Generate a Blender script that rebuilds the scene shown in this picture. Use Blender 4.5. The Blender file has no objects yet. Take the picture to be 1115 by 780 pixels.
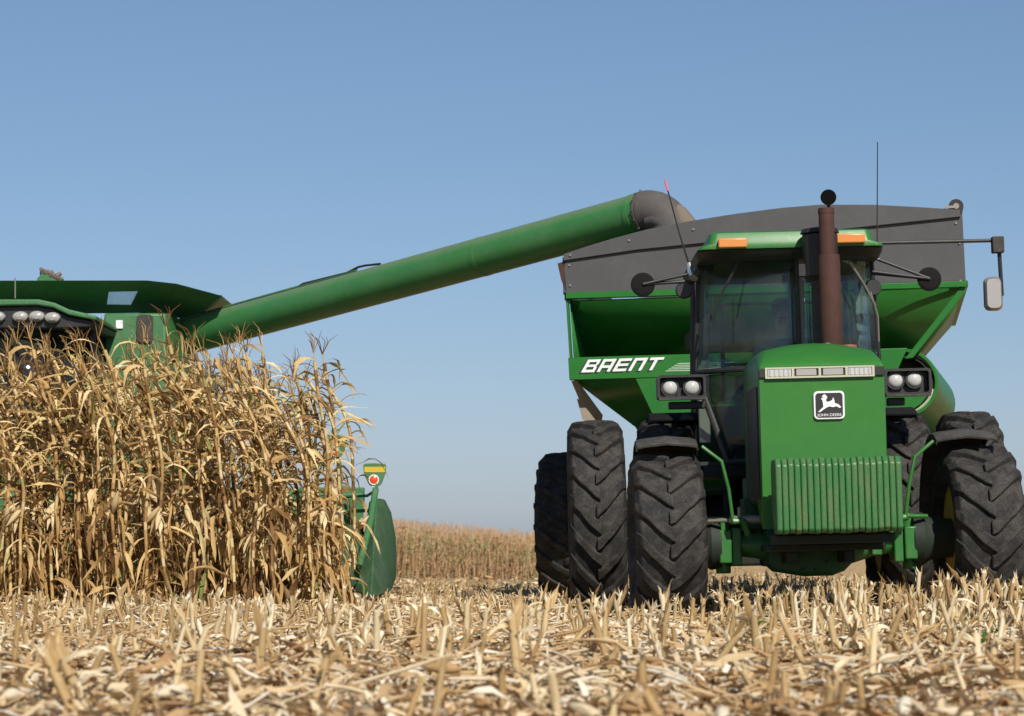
import bpy, bmesh, math, random
from mathutils import Vector, Matrix, noise as mnoise
R = math.radians
rng = random.Random(7)
scene = bpy.context.scene
COL = scene.collection

# ------------------------------------------------------------------ camera
CAM_Z = 0.60
FPX = 2900.0                       # focal length in pixels of the 1115 px wide photograph
TILT = math.atan((592 - 390) / FPX)
cam_d = bpy.data.cameras.new('camera')
cam = bpy.data.objects.new('camera', cam_d)
COL.objects.link(cam)
cam.location = (0, 0, CAM_Z)
cam.rotation_euler = (math.pi / 2 + TILT, 0, 0)
cam_d.sensor_width = 36.0
cam_d.lens = FPX / 1115 * 36.0
cam_d.clip_end = 6000
cam_d.dof.use_dof = True
cam_d.dof.focus_distance = 22.5
cam_d.dof.aperture_fstop = 4.5
scene.camera = cam

# ------------------------------------------------------------------ light
SUN_EL, SUN_AZ = 40.0, 17.0        # elevation; degrees to the right of straight behind the camera
sun_d = bpy.data.lights.new('sun', 'SUN')
sun_d.energy = 5.0
sun_d.angle = R(0.53)
sun_d.color = (1.0, 0.94, 0.85)
sun = bpy.data.objects.new('sun', sun_d)
COL.objects.link(sun)
to_sun = Vector((math.sin(R(SUN_AZ)) * math.cos(R(SUN_EL)), -math.cos(R(SUN_AZ)) * math.cos(R(SUN_EL)), math.sin(R(SUN_EL))))
sun.rotation_euler = to_sun.to_track_quat('Z', 'Y').to_euler()
sun.location = (10, -20, 30)

world = bpy.data.worlds.new('World')
scene.world = world
world.use_nodes = True
wn = world.node_tree
wn.nodes.clear()
wo = wn.nodes.new('ShaderNodeOutputWorld')
bg = wn.nodes.new('ShaderNodeBackground')
sky = wn.nodes.new('ShaderNodeTexSky')
sky.sky_type = 'NISHITA'
sky.sun_disc = False
sky.sun_elevation = R(SUN_EL)
sky.sun_rotation = R(180 - SUN_AZ)
sky.altitude = 200
sky.air_density = 1.0
sky.dust_density = 0.5
sky.ozone_density = 2.5
bg.inputs['Strength'].default_value = 0.085
# the autumn air: a little bluer and deeper towards the horizon than the clear-sky model
tc = wn.nodes.new('ShaderNodeTexCoord')
sx_ = wn.nodes.new('ShaderNodeSeparateXYZ')
wn.links.new(tc.outputs['Generated'], sx_.inputs[0])
rp_ = wn.nodes.new('ShaderNodeValToRGB')
els = rp_.color_ramp.elements
els[0].position, els[0].color = 0.0, (0.65, 0.755, 1.12, 1)
els[1].position, els[1].color = 1.0, (0.72, 0.82, 0.95, 1)
for p_, c_e in ((0.012, (0.69, 0.775, 1.10, 1)), (0.07, (0.74, 0.80, 0.99, 1)), (0.15, (0.77, 0.85, 0.955, 1)), (0.20, (0.81, 0.88, 0.97, 1)), (0.40, (0.78, 0.86, 0.96, 1))):
    e_ = els.new(p_)
    e_.color = c_e
wn.links.new(sx_.outputs['Z'], rp_.inputs[0])
mx_ = wn.nodes.new('ShaderNodeMix')
mx_.data_type = 'RGBA'
mx_.blend_type = 'MULTIPLY'
mx_.inputs[0].default_value = 1.0
wn.links.new(sky.outputs[0], mx_.inputs[6])
wn.links.new(rp_.outputs[0], mx_.inputs[7])
wn.links.new(mx_.outputs[2], bg.inputs['Color'])
wn.links.new(bg.outputs[0], wo.inputs['Surface'])

scene.view_settings.view_transform = 'Standard'
scene.view_settings.look = 'None'
scene.view_settings.exposure = 0.0
scene.view_settings.gamma = 1.0
scene.view_settings.use_curve_mapping = False
scene.render.engine = 'CYCLES'
scene.cycles.use_denoising = True
scene.cycles.denoiser = 'OPENIMAGEDENOISE'
scene.cycles.max_bounces = 8
scene.cycles.transparent_max_bounces = 16

# ------------------------------------------------------------------ pixel rays -> real points
_F = Vector((0, math.cos(TILT), math.sin(TILT)))
_U = Vector((0, -math.sin(TILT), math.cos(TILT)))
_O = Vector((0, 0, CAM_Z))


def ray(px, py):
    return _F + Vector((1, 0, 0)) * ((px - 557.5) / FPX) + _U * ((390 - py) / FPX)


def W(px, py, d):
    r = ray(px, py)
    return _O + r * (d / r.y)


class Frame:
    """A machine's own axes: x to its (viewer's) right, y away from the camera, z up."""
    def __init__(self, loc, yaw=0, roll=0):
        self.M = Matrix.Translation(loc) @ Matrix.Rotation(R(yaw), 4, 'Z') @ Matrix.Rotation(R(roll), 4, 'Y')
        self.I = self.M.inverted()
        self.o = self.I @ _O
        self.r3 = self.I.to_3x3()

    def __call__(self, px, py, y):
        r = self.r3 @ ray(px, py)
        return self.o + r * ((y - self.o.y) / r.y)


# ------------------------------------------------------------------ materials
def nodes(name):
    m = bpy.data.materials.new(name)
    m.use_nodes = True
    nt = m.node_tree
    return m, nt, nt.nodes['Principled BSDF'], nt.nodes, nt.links


def ramp(N, stops):
    r = N.new('ShaderNodeValToRGB')
    e = r.color_ramp.elements
    while len(e) < len(stops):
        e.new(0.5)
    for k, (p, c) in zip(e, stops):
        k.position = p
        k.color = (c[0], c[1], c[2], 1)
    return r


def mixc(N, L, a, b, fac):
    m = N.new('ShaderNodeMix')
    m.data_type = 'RGBA'
    for sock, v in ((m.inputs[6], a), (m.inputs[7], b)):
        if hasattr(v, 'links'):
            L.new(v, sock)
        else:
            sock.default_value = (v[0], v[1], v[2], 1)
    if hasattr(fac, 'links'):
        L.new(fac, m.inputs[0])
    else:
        m.inputs[0].default_value = fac
    return m.outputs[2]


def noise_tex(N, L, scale, detail=5, rough=0.6, stretch=None):
    t = N.new('ShaderNodeTexNoise')
    t.inputs['Scale'].default_value = scale
    t.inputs['Detail'].default_value = detail
    t.inputs['Roughness'].default_value = rough
    co = N.new('ShaderNodeTexCoord')
    if stretch:
        mp = N.new('ShaderNodeMapping')
        mp.inputs['Scale'].default_value = stretch
        L.new(co.outputs['Object'], mp.inputs[0])
        L.new(mp.outputs[0], t.inputs['Vector'])
    else:
        L.new(co.outputs['Object'], t.inputs['Vector'])
    return t


def paint(name, col, rough=0.4, metal=0.0, dust=0.25, dustcol=(0.27, 0.22, 0.15), scale=3.0, spec=0.5, var=0.12, bump=0.02, stretch=None, topdust=0.0):
    """painted or moulded surface: base colour with slight unevenness and patches of field dust"""
    m, nt, b, N, L = nodes(name)
    n1 = noise_tex(N, L, scale, 6, 0.65, stretch)
    n2 = noise_tex(N, L, scale * 9, 4, 0.7)
    dk = tuple(c * (1 - var) for c in col)
    lt = tuple(min(1, c * (1 + var)) for c in col)
    base = mixc(N, L, dk, lt, n1.outputs['Fac'])
    mr = N.new('ShaderNodeMapRange')
    mr.inputs['From Min'].default_value = 0.48
    mr.inputs['From Max'].default_value = 0.78
    mr.inputs['To Max'].default_value = dust
    mu = N.new('ShaderNodeMath')
    mu.operation = 'MULTIPLY_ADD'
    mu.inputs[1].default_value = 0.55
    L.new(n1.outputs['Fac'], mu.inputs[0])
    m2 = N.new('ShaderNodeMath')
    m2.operation = 'MULTIPLY'
    m2.inputs[1].default_value = 0.5
    L.new(n2.outputs['Fac'], m2.inputs[0])
    L.new(m2.outputs[0], mu.inputs[2])
    L.new(mu.outputs[0], mr.inputs['Value'])
    c = mixc(N, L, base, dustcol, mr.outputs[0])
    if topdust:
        ge = N.new('ShaderNodeNewGeometry')
        sz = N.new('ShaderNodeSeparateXYZ')
        L.new(ge.outputs['Normal'], sz.inputs[0])
        tm = N.new('ShaderNodeMapRange')
        tm.inputs['From Min'].default_value = 0.35
        tm.inputs['From Max'].default_value = 1.0
        tm.inputs['To Max'].default_value = topdust
        L.new(sz.outputs['Z'], tm.inputs['Value'])
        c = mixc(N, L, c, dustcol, tm.outputs[0])
    L.new(c, b.inputs['Base Color'])
    b.inputs['Metallic'].default_value = metal
    b.inputs['Specular IOR Level'].default_value = spec
    rr = N.new('ShaderNodeMapRange')
    rr.inputs['To Min'].default_value = rough * 0.85
    rr.inputs['To Max'].default_value = min(1, rough * 1.25)
    L.new(n2.outputs['Fac'], rr.inputs['Value'])
    L.new(rr.outputs[0], b.inputs['Roughness'])
    if bump:
        bp = N.new('ShaderNodeBump')
        bp.inputs['Strength'].default_value = bump * 4
        bp.inputs['Distance'].default_value = 0.01
        L.new(n1.outputs['Fac'], bp.inputs['Height'])
        L.new(bp.outputs[0], b.inputs['Normal'])
    return m


def glassy(name, tint, refl=0.10):
    m = bpy.data.materials.new(name)
    m.use_nodes = True
    N, L = m.node_tree.nodes, m.node_tree.links
    N.clear()
    o = N.new('ShaderNodeOutputMaterial')
    t = N.new('ShaderNodeBsdfTransparent')
    t.inputs[0].default_value = (*tint, 1)
    g = N.new('ShaderNodeBsdfGlossy')
    g.inputs['Roughness'].default_value = 0.04
    g.inputs[0].default_value = (0.9, 0.95, 1, 1)
    dn = noise_tex(N, L, 2.0, 6)
    d = N.new('ShaderNodeBsdfDiffuse')
    d.inputs[0].default_value = (0.35, 0.33, 0.28, 1)
    f = N.new('ShaderNodeLayerWeight')
    f.inputs['Blend'].default_value = 0.25
    mr = N.new('ShaderNodeMapRange')
    mr.inputs['To Min'].default_value = refl
    mr.inputs['To Max'].default_value = 0.5
    L.new(f.outputs['Fresnel'], mr.inputs['Value'])
    mx = N.new('ShaderNodeMixShader')
    L.new(mr.outputs[0], mx.inputs[0])
    L.new(t.outputs[0], mx.inputs[1])
    L.new(g.outputs[0], mx.inputs[2])
    dr = N.new('ShaderNodeMapRange')
    dr.inputs['From Min'].default_value = 0.35
    dr.inputs['From Max'].default_value = 0.8
    dr.inputs['To Max'].default_value = 0.10
    L.new(dn.outputs['Fac'], dr.inputs['Value'])
    m2 = N.new('ShaderNodeMixShader')
    L.new(dr.outputs[0], m2.inputs[0])
    L.new(mx.outputs[0], m2.inputs[1])
    L.new(d.outputs[0], m2.inputs[2])
    L.new(m2.outputs[0], o.inputs['Surface'])
    return m


def leafy(name, stops, trans=0.16, rough=0.75, ncol=0.35, nsc=14, nst=(1, 1, 0.4)):
    """dry plant matter: colour from the per-leaf attribute, mottled, slightly translucent"""
    m, nt, b, N, L = nodes(name)
    at = N.new('ShaderNodeAttribute')
    at.attribute_name = 'rnd'
    oi = N.new('ShaderNodeObjectInfo')
    ad = N.new('ShaderNodeMath')
    ad.operation = 'MULTIPLY_ADD'
    ad.inputs[1].default_value = 0.15
    L.new(oi.outputs['Random'], ad.inputs[0])
    L.new(at.outputs['Fac'], ad.inputs[2])
    n = noise_tex(N, L, nsc, 6, 0.75, nst)
    a2 = N.new('ShaderNodeMath')
    a2.operation = 'MULTIPLY_ADD'
    a2.inputs[1].default_value = ncol
    L.new(n.outputs['Fac'], a2.inputs[0])
    L.new(ad.outputs[0], a2.inputs[2])
    a3 = N.new('ShaderNodeMath')
    a3.operation = 'SUBTRACT'
    a3.inputs[1].default_value = ncol * 0.5 + 0.07
    L.new(a2.outputs[0], a3.inputs[0])
    r = ramp(N, stops)
    L.new(a3.outputs[0], r.inputs[0])
    L.new(r.outputs[0], b.inputs['Base Color'])
    b.inputs['Roughness'].default_value = rough
    b.inputs['Specular IOR Level'].default_value = 0.25
    if trans:
        tr = N.new('ShaderNodeBsdfTranslucent')
        L.new(r.outputs[0], tr.inputs[0])
        mx = N.new('ShaderNodeMixShader')
        mx.inputs[0].default_value = trans
        L.new(b.outputs[0], mx.inputs[1])
        L.new(tr.outputs[0], mx.inputs[2])
        L.new(mx.outputs[0], N['Material Output'].inputs['Surface'])
    return m


M = {}
GREEN = (0.027, 0.160, 0.027)
M['green'] = paint('green_paint', GREEN, 0.38, dust=0.22, scale=1.6)
M['green_clean'] = paint('green_hood_paint', (0.029, 0.162, 0.022), 0.38, dust=0.05, spec=0.4, scale=1.3, bump=0.008)
M['green_dusty'] = paint('dusty_green_paint', (0.030, 0.155, 0.038), 0.55, dust=0.55, scale=4)
M['weight'] = paint('worn_green_casting', (0.030, 0.15, 0.040), 0.42, dust=0.75, dustcol=(0.20, 0.15, 0.08), scale=6, stretch=(3, 3, 0.6))
M['hopper'] = paint('hopper_green_paint', (0.024, 0.155, 0.028), 0.36, dust=0.06, scale=1.2, spec=0.18)
M['combine'] = paint('combine_green_paint', (0.044, 0.165, 0.058), 0.45, dust=0.3, scale=2)
M['auger'] = paint('dusty_auger_paint', (0.040, 0.19, 0.050), 0.42, dust=0.2, scale=2, topdust=0.55, dustcol=(0.25, 0.23, 0.17))
M['poly'] = paint('green_polyethylene', (0.042, 0.105, 0.045), 0.7, spec=0.2, dust=0.5, dustcol=(0.2, 0.2, 0.17), scale=3, stretch=(1, 1, 0.5))
M['poly_grey'] = paint('scuffed_grey_polyethylene', (0.10, 0.125, 0.105), 0.55, dust=0.4, dustcol=(0.2, 0.2, 0.17), scale=5, stretch=(3, 1, 0.5))
M['grey'] = paint('grey_steel_panel', (0.064, 0.063, 0.064), 0.55, dust=0.2, scale=1.5, dustcol=(0.16, 0.14, 0.12))
M['black'] = paint('black_plastic', (0.014, 0.014, 0.015), 0.5, dust=0.3, dustcol=(0.09, 0.08, 0.065), scale=5)
M['dark'] = paint('dark_underbody', (0.012, 0.022, 0.014), 0.7, dust=0.5, dustcol=(0.05, 0.045, 0.03), scale=5)
M['darkgreen'] = paint('oily_and_shaded_green', (0.016, 0.10, 0.032), 0.5, dust=0.5, dustcol=(0.06, 0.06, 0.035), scale=6)
M['rubber'] = paint('dusty_tyre_rubber', (0.024, 0.023, 0.022), 0.8, dust=0.7, dustcol=(0.15, 0.13, 0.11), scale=9, spec=0.25, bump=0.10)
M['matt_black'] = paint('matt_black_finish', (0.013, 0.013, 0.013), 0.95, dust=0.2, dustcol=(0.05, 0.045, 0.04), spec=0.1)
M['flap'] = paint('grey_dusty_rubber', (0.048, 0.046, 0.042), 0.75, dust=0.5, dustcol=(0.2, 0.17, 0.14), scale=5, spec=0.25)
M['rust'] = paint('rusty_exhaust', (0.066, 0.030, 0.024), 0.72, dust=0.5, dustcol=(0.12, 0.06, 0.045), scale=6, spec=0.3)
M['red'] = paint('dull_red_cap', (0.25, 0.07, 0.045), 0.6)
M['yellow'] = paint('yellow_paint', (0.62, 0.42, 0.02), 0.45, dust=0.3)
M['chrome'] = paint('bright_metal', (0.75, 0.74, 0.72), 0.25, metal=0.9, dust=0.15)
M['steel'] = paint('worn_steel', (0.30, 0.28, 0.25), 0.5, metal=0.6, dust=0.4)
M['tan_steel'] = paint('dusty_bare_steel', (0.30, 0.25, 0.185), 0.6, metal=0.15, dust=0.6, dustcol=(0.33, 0.27, 0.19), scale=8)
M['lamp'] = paint('lamp_glass', (0.50, 0.50, 0.48), 0.10, dust=0.1, spec=0.8)
M['lamp_grey'] = paint('dusty_lamp_lens', (0.36, 0.35, 0.33), 0.3, dust=0.2)
M['trim'] = paint('pale_trim', (0.50, 0.49, 0.36), 0.4, dust=0.2)
M['soot'] = paint('sooty_black', (0.005, 0.005, 0.005), 0.9, dust=0, spec=0.05)
M['amber'] = paint('amber_lens', (0.66, 0.25, 0.06), 0.3, dust=0.15)
M['reflector'] = paint('orange_red_reflector', (0.75, 0.09, 0.02), 0.25, dust=0.1)
M['white'] = paint('white_decal', (0.80, 0.80, 0.80), 0.5, dust=0.06)
M['stripe'] = paint('pale_green_decal', (0.42, 0.55, 0.40), 0.5, dust=0.06)
M['pink'] = paint('pink_tip', (0.75, 0.12, 0.22), 0.5)
M['mirror_shell'] = paint('mirror_shell', (0.42, 0.40, 0.38), 0.35, metal=0.55, dust=0.3)
M['pane'] = paint('clear_plastic_pane', (0.32, 0.42, 0.52), 0.2, dust=0.1)
M['glass'] = glassy('tinted_glass', (0.68, 0.78, 0.77), 0.03)
M['glass_dark'] = glassy('dark_tinted_glass', (0.40, 0.48, 0.48), 0.03)
M['glass_clear'] = glassy('clear_window', (0.86, 0.90, 0.92), 0.05)
M['cloth_seat'] = paint('brown_seat_cloth', (0.07, 0.05, 0.035), 0.9)
M['trim_grey'] = paint('pale_grey_trim', (0.42, 0.41, 0.35), 0.8)
M['inside'] = paint('interior_trim', (0.16, 0.155, 0.14), 0.8)
M['rubbergrey'] = paint('spout_rubber', (0.082, 0.074, 0.067), 0.75, dust=0.5, dustcol=(0.14, 0.12, 0.10), scale=4)
M['skin'] = paint('skin', (0.45, 0.26, 0.18), 0.6, dust=0)
M['shirt'] = paint('blue_shirt', (0.26, 0.45, 0.68), 0.85, dust=0)
M['jeans'] = paint('dark_jeans', (0.03, 0.045, 0.09), 0.9, dust=0)
M['cap'] = paint('dark_cap', (0.02, 0.05, 0.03), 0.85, dust=0)
M['hair'] = paint('brown_hair', (0.05, 0.03, 0.02), 0.8, dust=0)
M['paper'] = paint('pale_blue_paper', (0.35, 0.55, 0.70), 0.6, dust=0)
CORN = [(0.0, (0.06, 0.028, 0.011)), (0.20, (0.21, 0.11, 0.040)), (0.42, (0.45, 0.275, 0.10)), (0.66, (0.67, 0.48, 0.215)), (0.84, (0.76, 0.60, 0.33)), (0.91, (0.38, 0.33, 0.11)), (1.0, (0.18, 0.21, 0.06))]
M['leaf'] = leafy('dry_corn_leaf', CORN)
M['stalk'] = leafy('dry_corn_stalk', [(0, (0.22, 0.12, 0.045)), (0.25, (0.38, 0.24, 0.085)), (0.55, (0.56, 0.40, 0.15)), (0.85, (0.44, 0.39, 0.14)), (1, (0.30, 0.31, 0.10))], 0.0, 0.6, 0.7, 9, (1, 1, 0.8))
M['husk'] = leafy('pale_corn_husk', [(0, (0.48, 0.32, 0.13)), (0.5, (0.66, 0.50, 0.26)), (1, (0.76, 0.62, 0.38))], 0.15)
M['stub'] = leafy('cut_stalk', [(0, (0.20, 0.11, 0.04)), (0.3, (0.40, 0.26, 0.11)), (0.62, (0.60, 0.46, 0.25)), (0.85, (0.74, 0.63, 0.43)), (1, (0.80, 0.72, 0.56))], 0.0, 0.7, 0.5, 12, (1, 1, 0.6))
M['litter'] = leafy('corn_residue', [(0, (0.07, 0.035, 0.016)), (0.2, (0.22, 0.115, 0.045)), (0.42, (0.42, 0.245, 0.105)), (0.62, (0.56, 0.39, 0.20)), (0.82, (0.70, 0.57, 0.37)), (1, (0.80, 0.73, 0.58))], 0.12, 0.75, 0.45, 18, (1, 1, 1))
M['farcorn'] = leafy('far_corn', [(0, (0.20, 0.10, 0.05)), (0.35, (0.43, 0.25, 0.125)), (0.7, (0.58, 0.40, 0.22)), (0.9, (0.34, 0.31, 0.14)), (1, (0.20, 0.24, 0.10))], 0.15)
M['weed'] = leafy('weed_leaf', [(0, (0.05, 0.11, 0.02)), (1, (0.12, 0.22, 0.05))], 0.25)
M['grain'] = paint('corn_grain', (0.17, 0.135, 0.10), 0.85, dust=0.5, dustcol=(0.15, 0.125, 0.10), scale=30, bump=0.2)


def soil_mat():
    m, nt, b, N, L = nodes('soil_with_chaff')
    a = noise_tex(N, L, 1.2, 8, 0.7)
    c = noise_tex(N, L, 26, 6, 0.75)
    r = ramp(N, [(0.30, (0.15, 0.09, 0.042)), (0.44, (0.36, 0.24, 0.115)), (0.58, (0.55, 0.41, 0.22)), (0.8, (0.66, 0.53, 0.33))])
    L.new(c.outputs['Fac'], r.inputs[0])
    o = mixc(N, L, r.outputs[0], (0.42, 0.29, 0.14), a.outputs['Fac'])
    L.new(o, b.inputs['Base Color'])
    b.inputs['Roughness'].default_value = 0.95
    b.inputs['Specular IOR Level'].default_value = 0.1
    bp = N.new('ShaderNodeBump')
    bp.inputs['Strength'].default_value = 0.8
    bp.inputs['Distance'].default_value = 0.04
    L.new(c.outputs['Fac'], bp.inputs['Height'])
    L.new(bp.outputs[0], b.inputs['Normal'])
    return m


M['soil'] = soil_mat()


# ------------------------------------------------------------------ mesh builder
def basis(d):
    d = Vector(d).normalized()
    h = Vector((0, 0, 1)) if abs(d.z) < 0.9 else Vector((1, 0, 0))
    u = d.cross(h).normalized()
    return d, u, d.cross(u).normalized()


class MB:
    def __init__(self):
        self.v, self.f, self.r = [], [], []

    def add(self, vs, fs, rnd=0.5):
        n = len(self.v)
        self.v += [tuple(p) for p in vs]
        for f in fs:
            self.f.append([n + i for i in f])
            self.r.append(rnd)
        return self

    def box(self, a, b, mat=None):
        x0, y0, z0 = a
        x1, y1, z1 = b
        vs = [Vector(p) for p in ((x0, y0, z0), (x1, y0, z0), (x1, y1, z0), (x0, y1, z0), (x0, y0, z1), (x1, y0, z1), (x1, y1, z1), (x0, y1, z1))]
        if mat:
            vs = [mat @ p for p in vs]
        return self.add(vs, [(0, 3, 2, 1), (4, 5, 6, 7), (0, 1, 5, 4), (1, 2, 6, 5), (2, 3, 7, 6), (3, 0, 4, 7)])

    def beam(self, a, b, w, h):
        """rectangular bar from a to b"""
        a, b = Vector(a), Vector(b)
        d, u, n = basis(b - a)
        vs = []
        for p in (a, b):
            for su, sn in ((-1, -1), (1, -1), (1, 1), (-1, 1)):
                vs.append(p + u * su * w / 2 + n * sn * h / 2)
        return self.add(vs, [(3, 2, 1, 0), (4, 5, 6, 7), (0, 1, 5, 4), (1, 2, 6, 5), (2, 3, 7, 6), (3, 0, 4, 7)])

    def tube(self, pts, rad, n=12, cap=True, rnd=0.5):
        pts = [Vector(p) for p in pts]
        if not hasattr(rad, '__len__'):
            rad = [rad] * len(pts)
        vs, fs = [], []
        u0 = None
        for i, p in enumerate(pts):
            t = (pts[min(i + 1, len(pts) - 1)] - pts[max(i - 1, 0)]).normalized()
            if u0 is None:
                _, u, w = basis(t)
            else:
                u = (u0 - t * u0.dot(t)).normalized()
                w = t.cross(u)
            u0 = u
            for k in range(n):
                a = 2 * math.pi * k / n
                vs.append(p + (u * math.cos(a) + w * math.sin(a)) * rad[i])
        for i in range(len(pts) - 1):
            for k in range(n):
                fs.append((i * n + k, i * n + (k + 1) % n, (i + 1) * n + (k + 1) % n, (i + 1) * n + k))
        if cap:
            fs.append(tuple(range(n - 1, -1, -1)))
            fs.append(tuple((len(pts) - 1) * n + k for k in range(n)))
        return self.add(vs, fs, rnd)

    def lathe(self, prof, c=(0, 0, 0), axis='x', n=48, close=False):
        """prof: (along, radius) pairs turned about the axis"""
        vs, fs = [], []
        c = Vector(c)
        for (a, r) in prof:
            for k in range(n):
                t = 2 * math.pi * k / n
                s, q = math.sin(t) * r, math.cos(t) * r
                vs.append(c + Vector({'x': (a, s, q), 'y': (q, a, s), 'z': (q, s, a)}[axis]))
        m = len(prof)
        for i in range(m - 1 + (1 if close else 0)):
            j = (i + 1) % m
            for k in range(n):
                fs.append((i * n + k, i * n + (k + 1) % n, j * n + (k + 1) % n, j * n + k))
        if not close:
            for i in (0, m - 1):
                if prof[i][1] > 1e-4:
                    fs.append(tuple(i * n + k for k in range(n)))
        return self.add(vs, fs)

    def prism(self, poly, ext):
        """closed outline poly (3D points) pushed along the vector ext"""
        poly = [Vector(p) for p in poly]
        e = Vector(ext)
        n = len(poly)
        vs = poly + [p + e for p in poly]
        fs = [tuple(range(n)), tuple(range(2 * n - 1, n - 1, -1))]
        fs += [(i, (i + 1) % n, n + (i + 1) % n, n + i) for i in range(n)]
        return self.add(vs, fs)

    def loft(self, secs, cap=True, closed=True):
        n = len(secs[0])
        vs = [Vector(p) for s in secs for p in s]
        fs = []
        for i in range(len(secs) - 1):
            for k in range(n if closed else n - 1):
                fs.append((i * n + k, i * n + (k + 1) % n, (i + 1) * n + (k + 1) % n, (i + 1) * n + k))
        if cap:
            fs.append(tuple(range(n - 1, -1, -1)))
            fs.append(tuple((len(secs) - 1) * n + k for k in range(n)))
        return self.add(vs, fs)

    def ribbon(self, pts, wid, side, fold=0.0, rnd=0.5):
        """leaf blade: three verts per station, folded along the midrib"""
        vs, fs = [], []
        n = len(pts)
        for i in range(n):
            p, s = pts[i], side[i]
            t = (pts[min(i + 1, n - 1)] - pts[max(i - 1, 0)])
            nn = t.cross(s)
            if nn.length > 1e-9:
                nn.normalize()
            w = wid[i] / 2
            vs += [p - s * w + nn * fold * w, p, p + s * w + nn * fold * w]
        for i in range(n - 1):
            a, b = i * 3, i * 3 + 3
            fs += [(a, a + 1, b + 1, b), (a + 1, a + 2, b + 2, b + 1)]
        return self.add(vs, fs, rnd)

    def build(self, name, mat, parent=None, bevel=0, smooth=35, segs=2, solid=0):
        me = bpy.data.meshes.new(name)
        me.from_pydata(self.v, [], self.f)
        me.validate()
        if len(me.polygons) == len(self.r):
            at = me.attributes.new('rnd', 'FLOAT', 'FACE')
            at.data.foreach_set('value', self.r)
        if not getattr(self, 'open', False):
            bm = bmesh.new()
            bm.from_mesh(me)
            bmesh.ops.recalc_face_normals(bm, faces=bm.faces)
            bm.to_mesh(me)
            bm.free()
        me.materials.append(M[mat])
        if smooth:
            me.polygons.foreach_set('use_smooth', [True] * len(me.polygons))
            if smooth < 180:
                me.set_sharp_from_angle(angle=R(smooth))
        o = bpy.data.objects.new(name, me)
        COL.objects.link(o)
        if parent:
            o.parent = parent
        if solid:
            s = o.modifiers.new('thickness', 'SOLIDIFY')
            s.thickness = solid
            s.offset = 0
        if bevel:
            b = o.modifiers.new('bevel', 'BEVEL')
            b.width = bevel
            b.segments = segs
            b.limit_method = 'ANGLE'
            b.angle_limit = R(40)
            b.harden_normals = False
        return o


def tag(o, label=None, cat=None, group=None, kind=None):
    if label: o['label'] = label
    if cat: o['category'] = cat
    if group: o['group'] = group
    if kind: o['kind'] = kind
    return o


def thing(name, label, cat, mat=None, group=None):
    o = bpy.data.objects.new(name, None)
    COL.objects.link(o)
    o.empty_display_size = 0.3
    if mat is not None:
        o.matrix_world = mat
    return tag(o, label, cat, group)


def sub(name, parent, loc=(0, 0, 0)):
    """an Empty for a part that has sub-parts"""
    o = bpy.data.objects.new(name, None)
    COL.objects.link(o)
    o.parent = parent
    o.location = loc
    return o


def copy_tree(o, parent=None):
    c = o.copy()
    COL.objects.link(c)
    c.parent = parent
    for ch in list(o.children):
        copy_tree(ch, c)
    return c


def rrect(x0, z0, x1, z1, r, n=5):
    out = []
    for cx, cz, a0 in ((x1 - r, z1 - r, 0), (x0 + r, z1 - r, 90), (x0 + r, z0 + r, 180), (x1 - r, z0 + r, 270)):
        for k in range(n + 1):
            a = R(a0 + 90 * k / n)
            out.append((cx + r * math.cos(a), cz + r * math.sin(a)))
    return out


def text_mesh(s, size, depth, mat_w, name, mat, parent):
    cu = bpy.data.curves.new('lettering_curve', 'FONT')
    cu.body = s
    cu.size = size
    cu.extrude = depth
    cu.align_x = 'CENTER'
    tmp = bpy.data.objects.new('lettering_tmp', cu)
    COL.objects.link(tmp)
    dg = bpy.context.evaluated_depsgraph_get()
    me = bpy.data.meshes.new_from_object(tmp.evaluated_get(dg))
    bpy.data.objects.remove(tmp)
    me.transform(mat_w)
    me.materials.clear()
    me.materials.append(M[mat])
    o = bpy.data.objects.new(name, me)
    COL.objects.link(o)
    o.parent = parent
    return o


# ------------------------------------------------------------------ ground
def smooth(a, b, x):
    t = max(0, min(1, (x - a) / (b - a)))
    return t * t * (3 - 2 * t)


def ground_z(x, y):
    z = 0.024 * (max(0.6, min(6.0, x)) - 2.46) * smooth(14, 19, y) * (1 - smooth(34, 45, y))
    z += -1.28 * smooth(42, 92, y)
    z += -0.10 * (max(-40, min(25, x)) - 1.6) * smooth(50, 95, y) * (1 - 0.5 * smooth(130, 400, y))
    z += 0.02 * smooth(30, 36, y) * (1 - smooth(40, 48, y))
    z += 0.035 * mnoise.noise(Vector((x * 0.7, y * 0.7, 0))) * (1 - smooth(60, 100, y))
    return z


def build_ground():
    xs = [-3000, -900, -300, -120, -60] + [-40 + 2 * i for i in range(13)] + [-15 + 0.75 * i for i in range(41)] + [16 + 3 * i for i in range(9)] + [60, 120, 300, 900, 3000]
    ys = [-300, -60, -15, 0, 4] + [6 + 0.6 * i for i in range(62)] + [45 + 5 * i for i in range(28)] + [200, 260, 400, 700, 1200, 2500, 5000]
    vs = [(x, y, ground_z(x, y)) for y in ys for x in xs]
    n = len(xs)
    fs = [(j * n + i, j * n + i + 1, (j + 1) * n + i + 1, (j + 1) * n + i) for j in range(len(ys) - 1) for i in range(n - 1)]
    mb = MB()
    mb.add(vs, fs)
    g = mb.build('ground', 'soil', smooth=180)
    tag(g, kind='structure')
    g['label'] = 'harvested field soil strewn with chaff'


build_ground()


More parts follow.
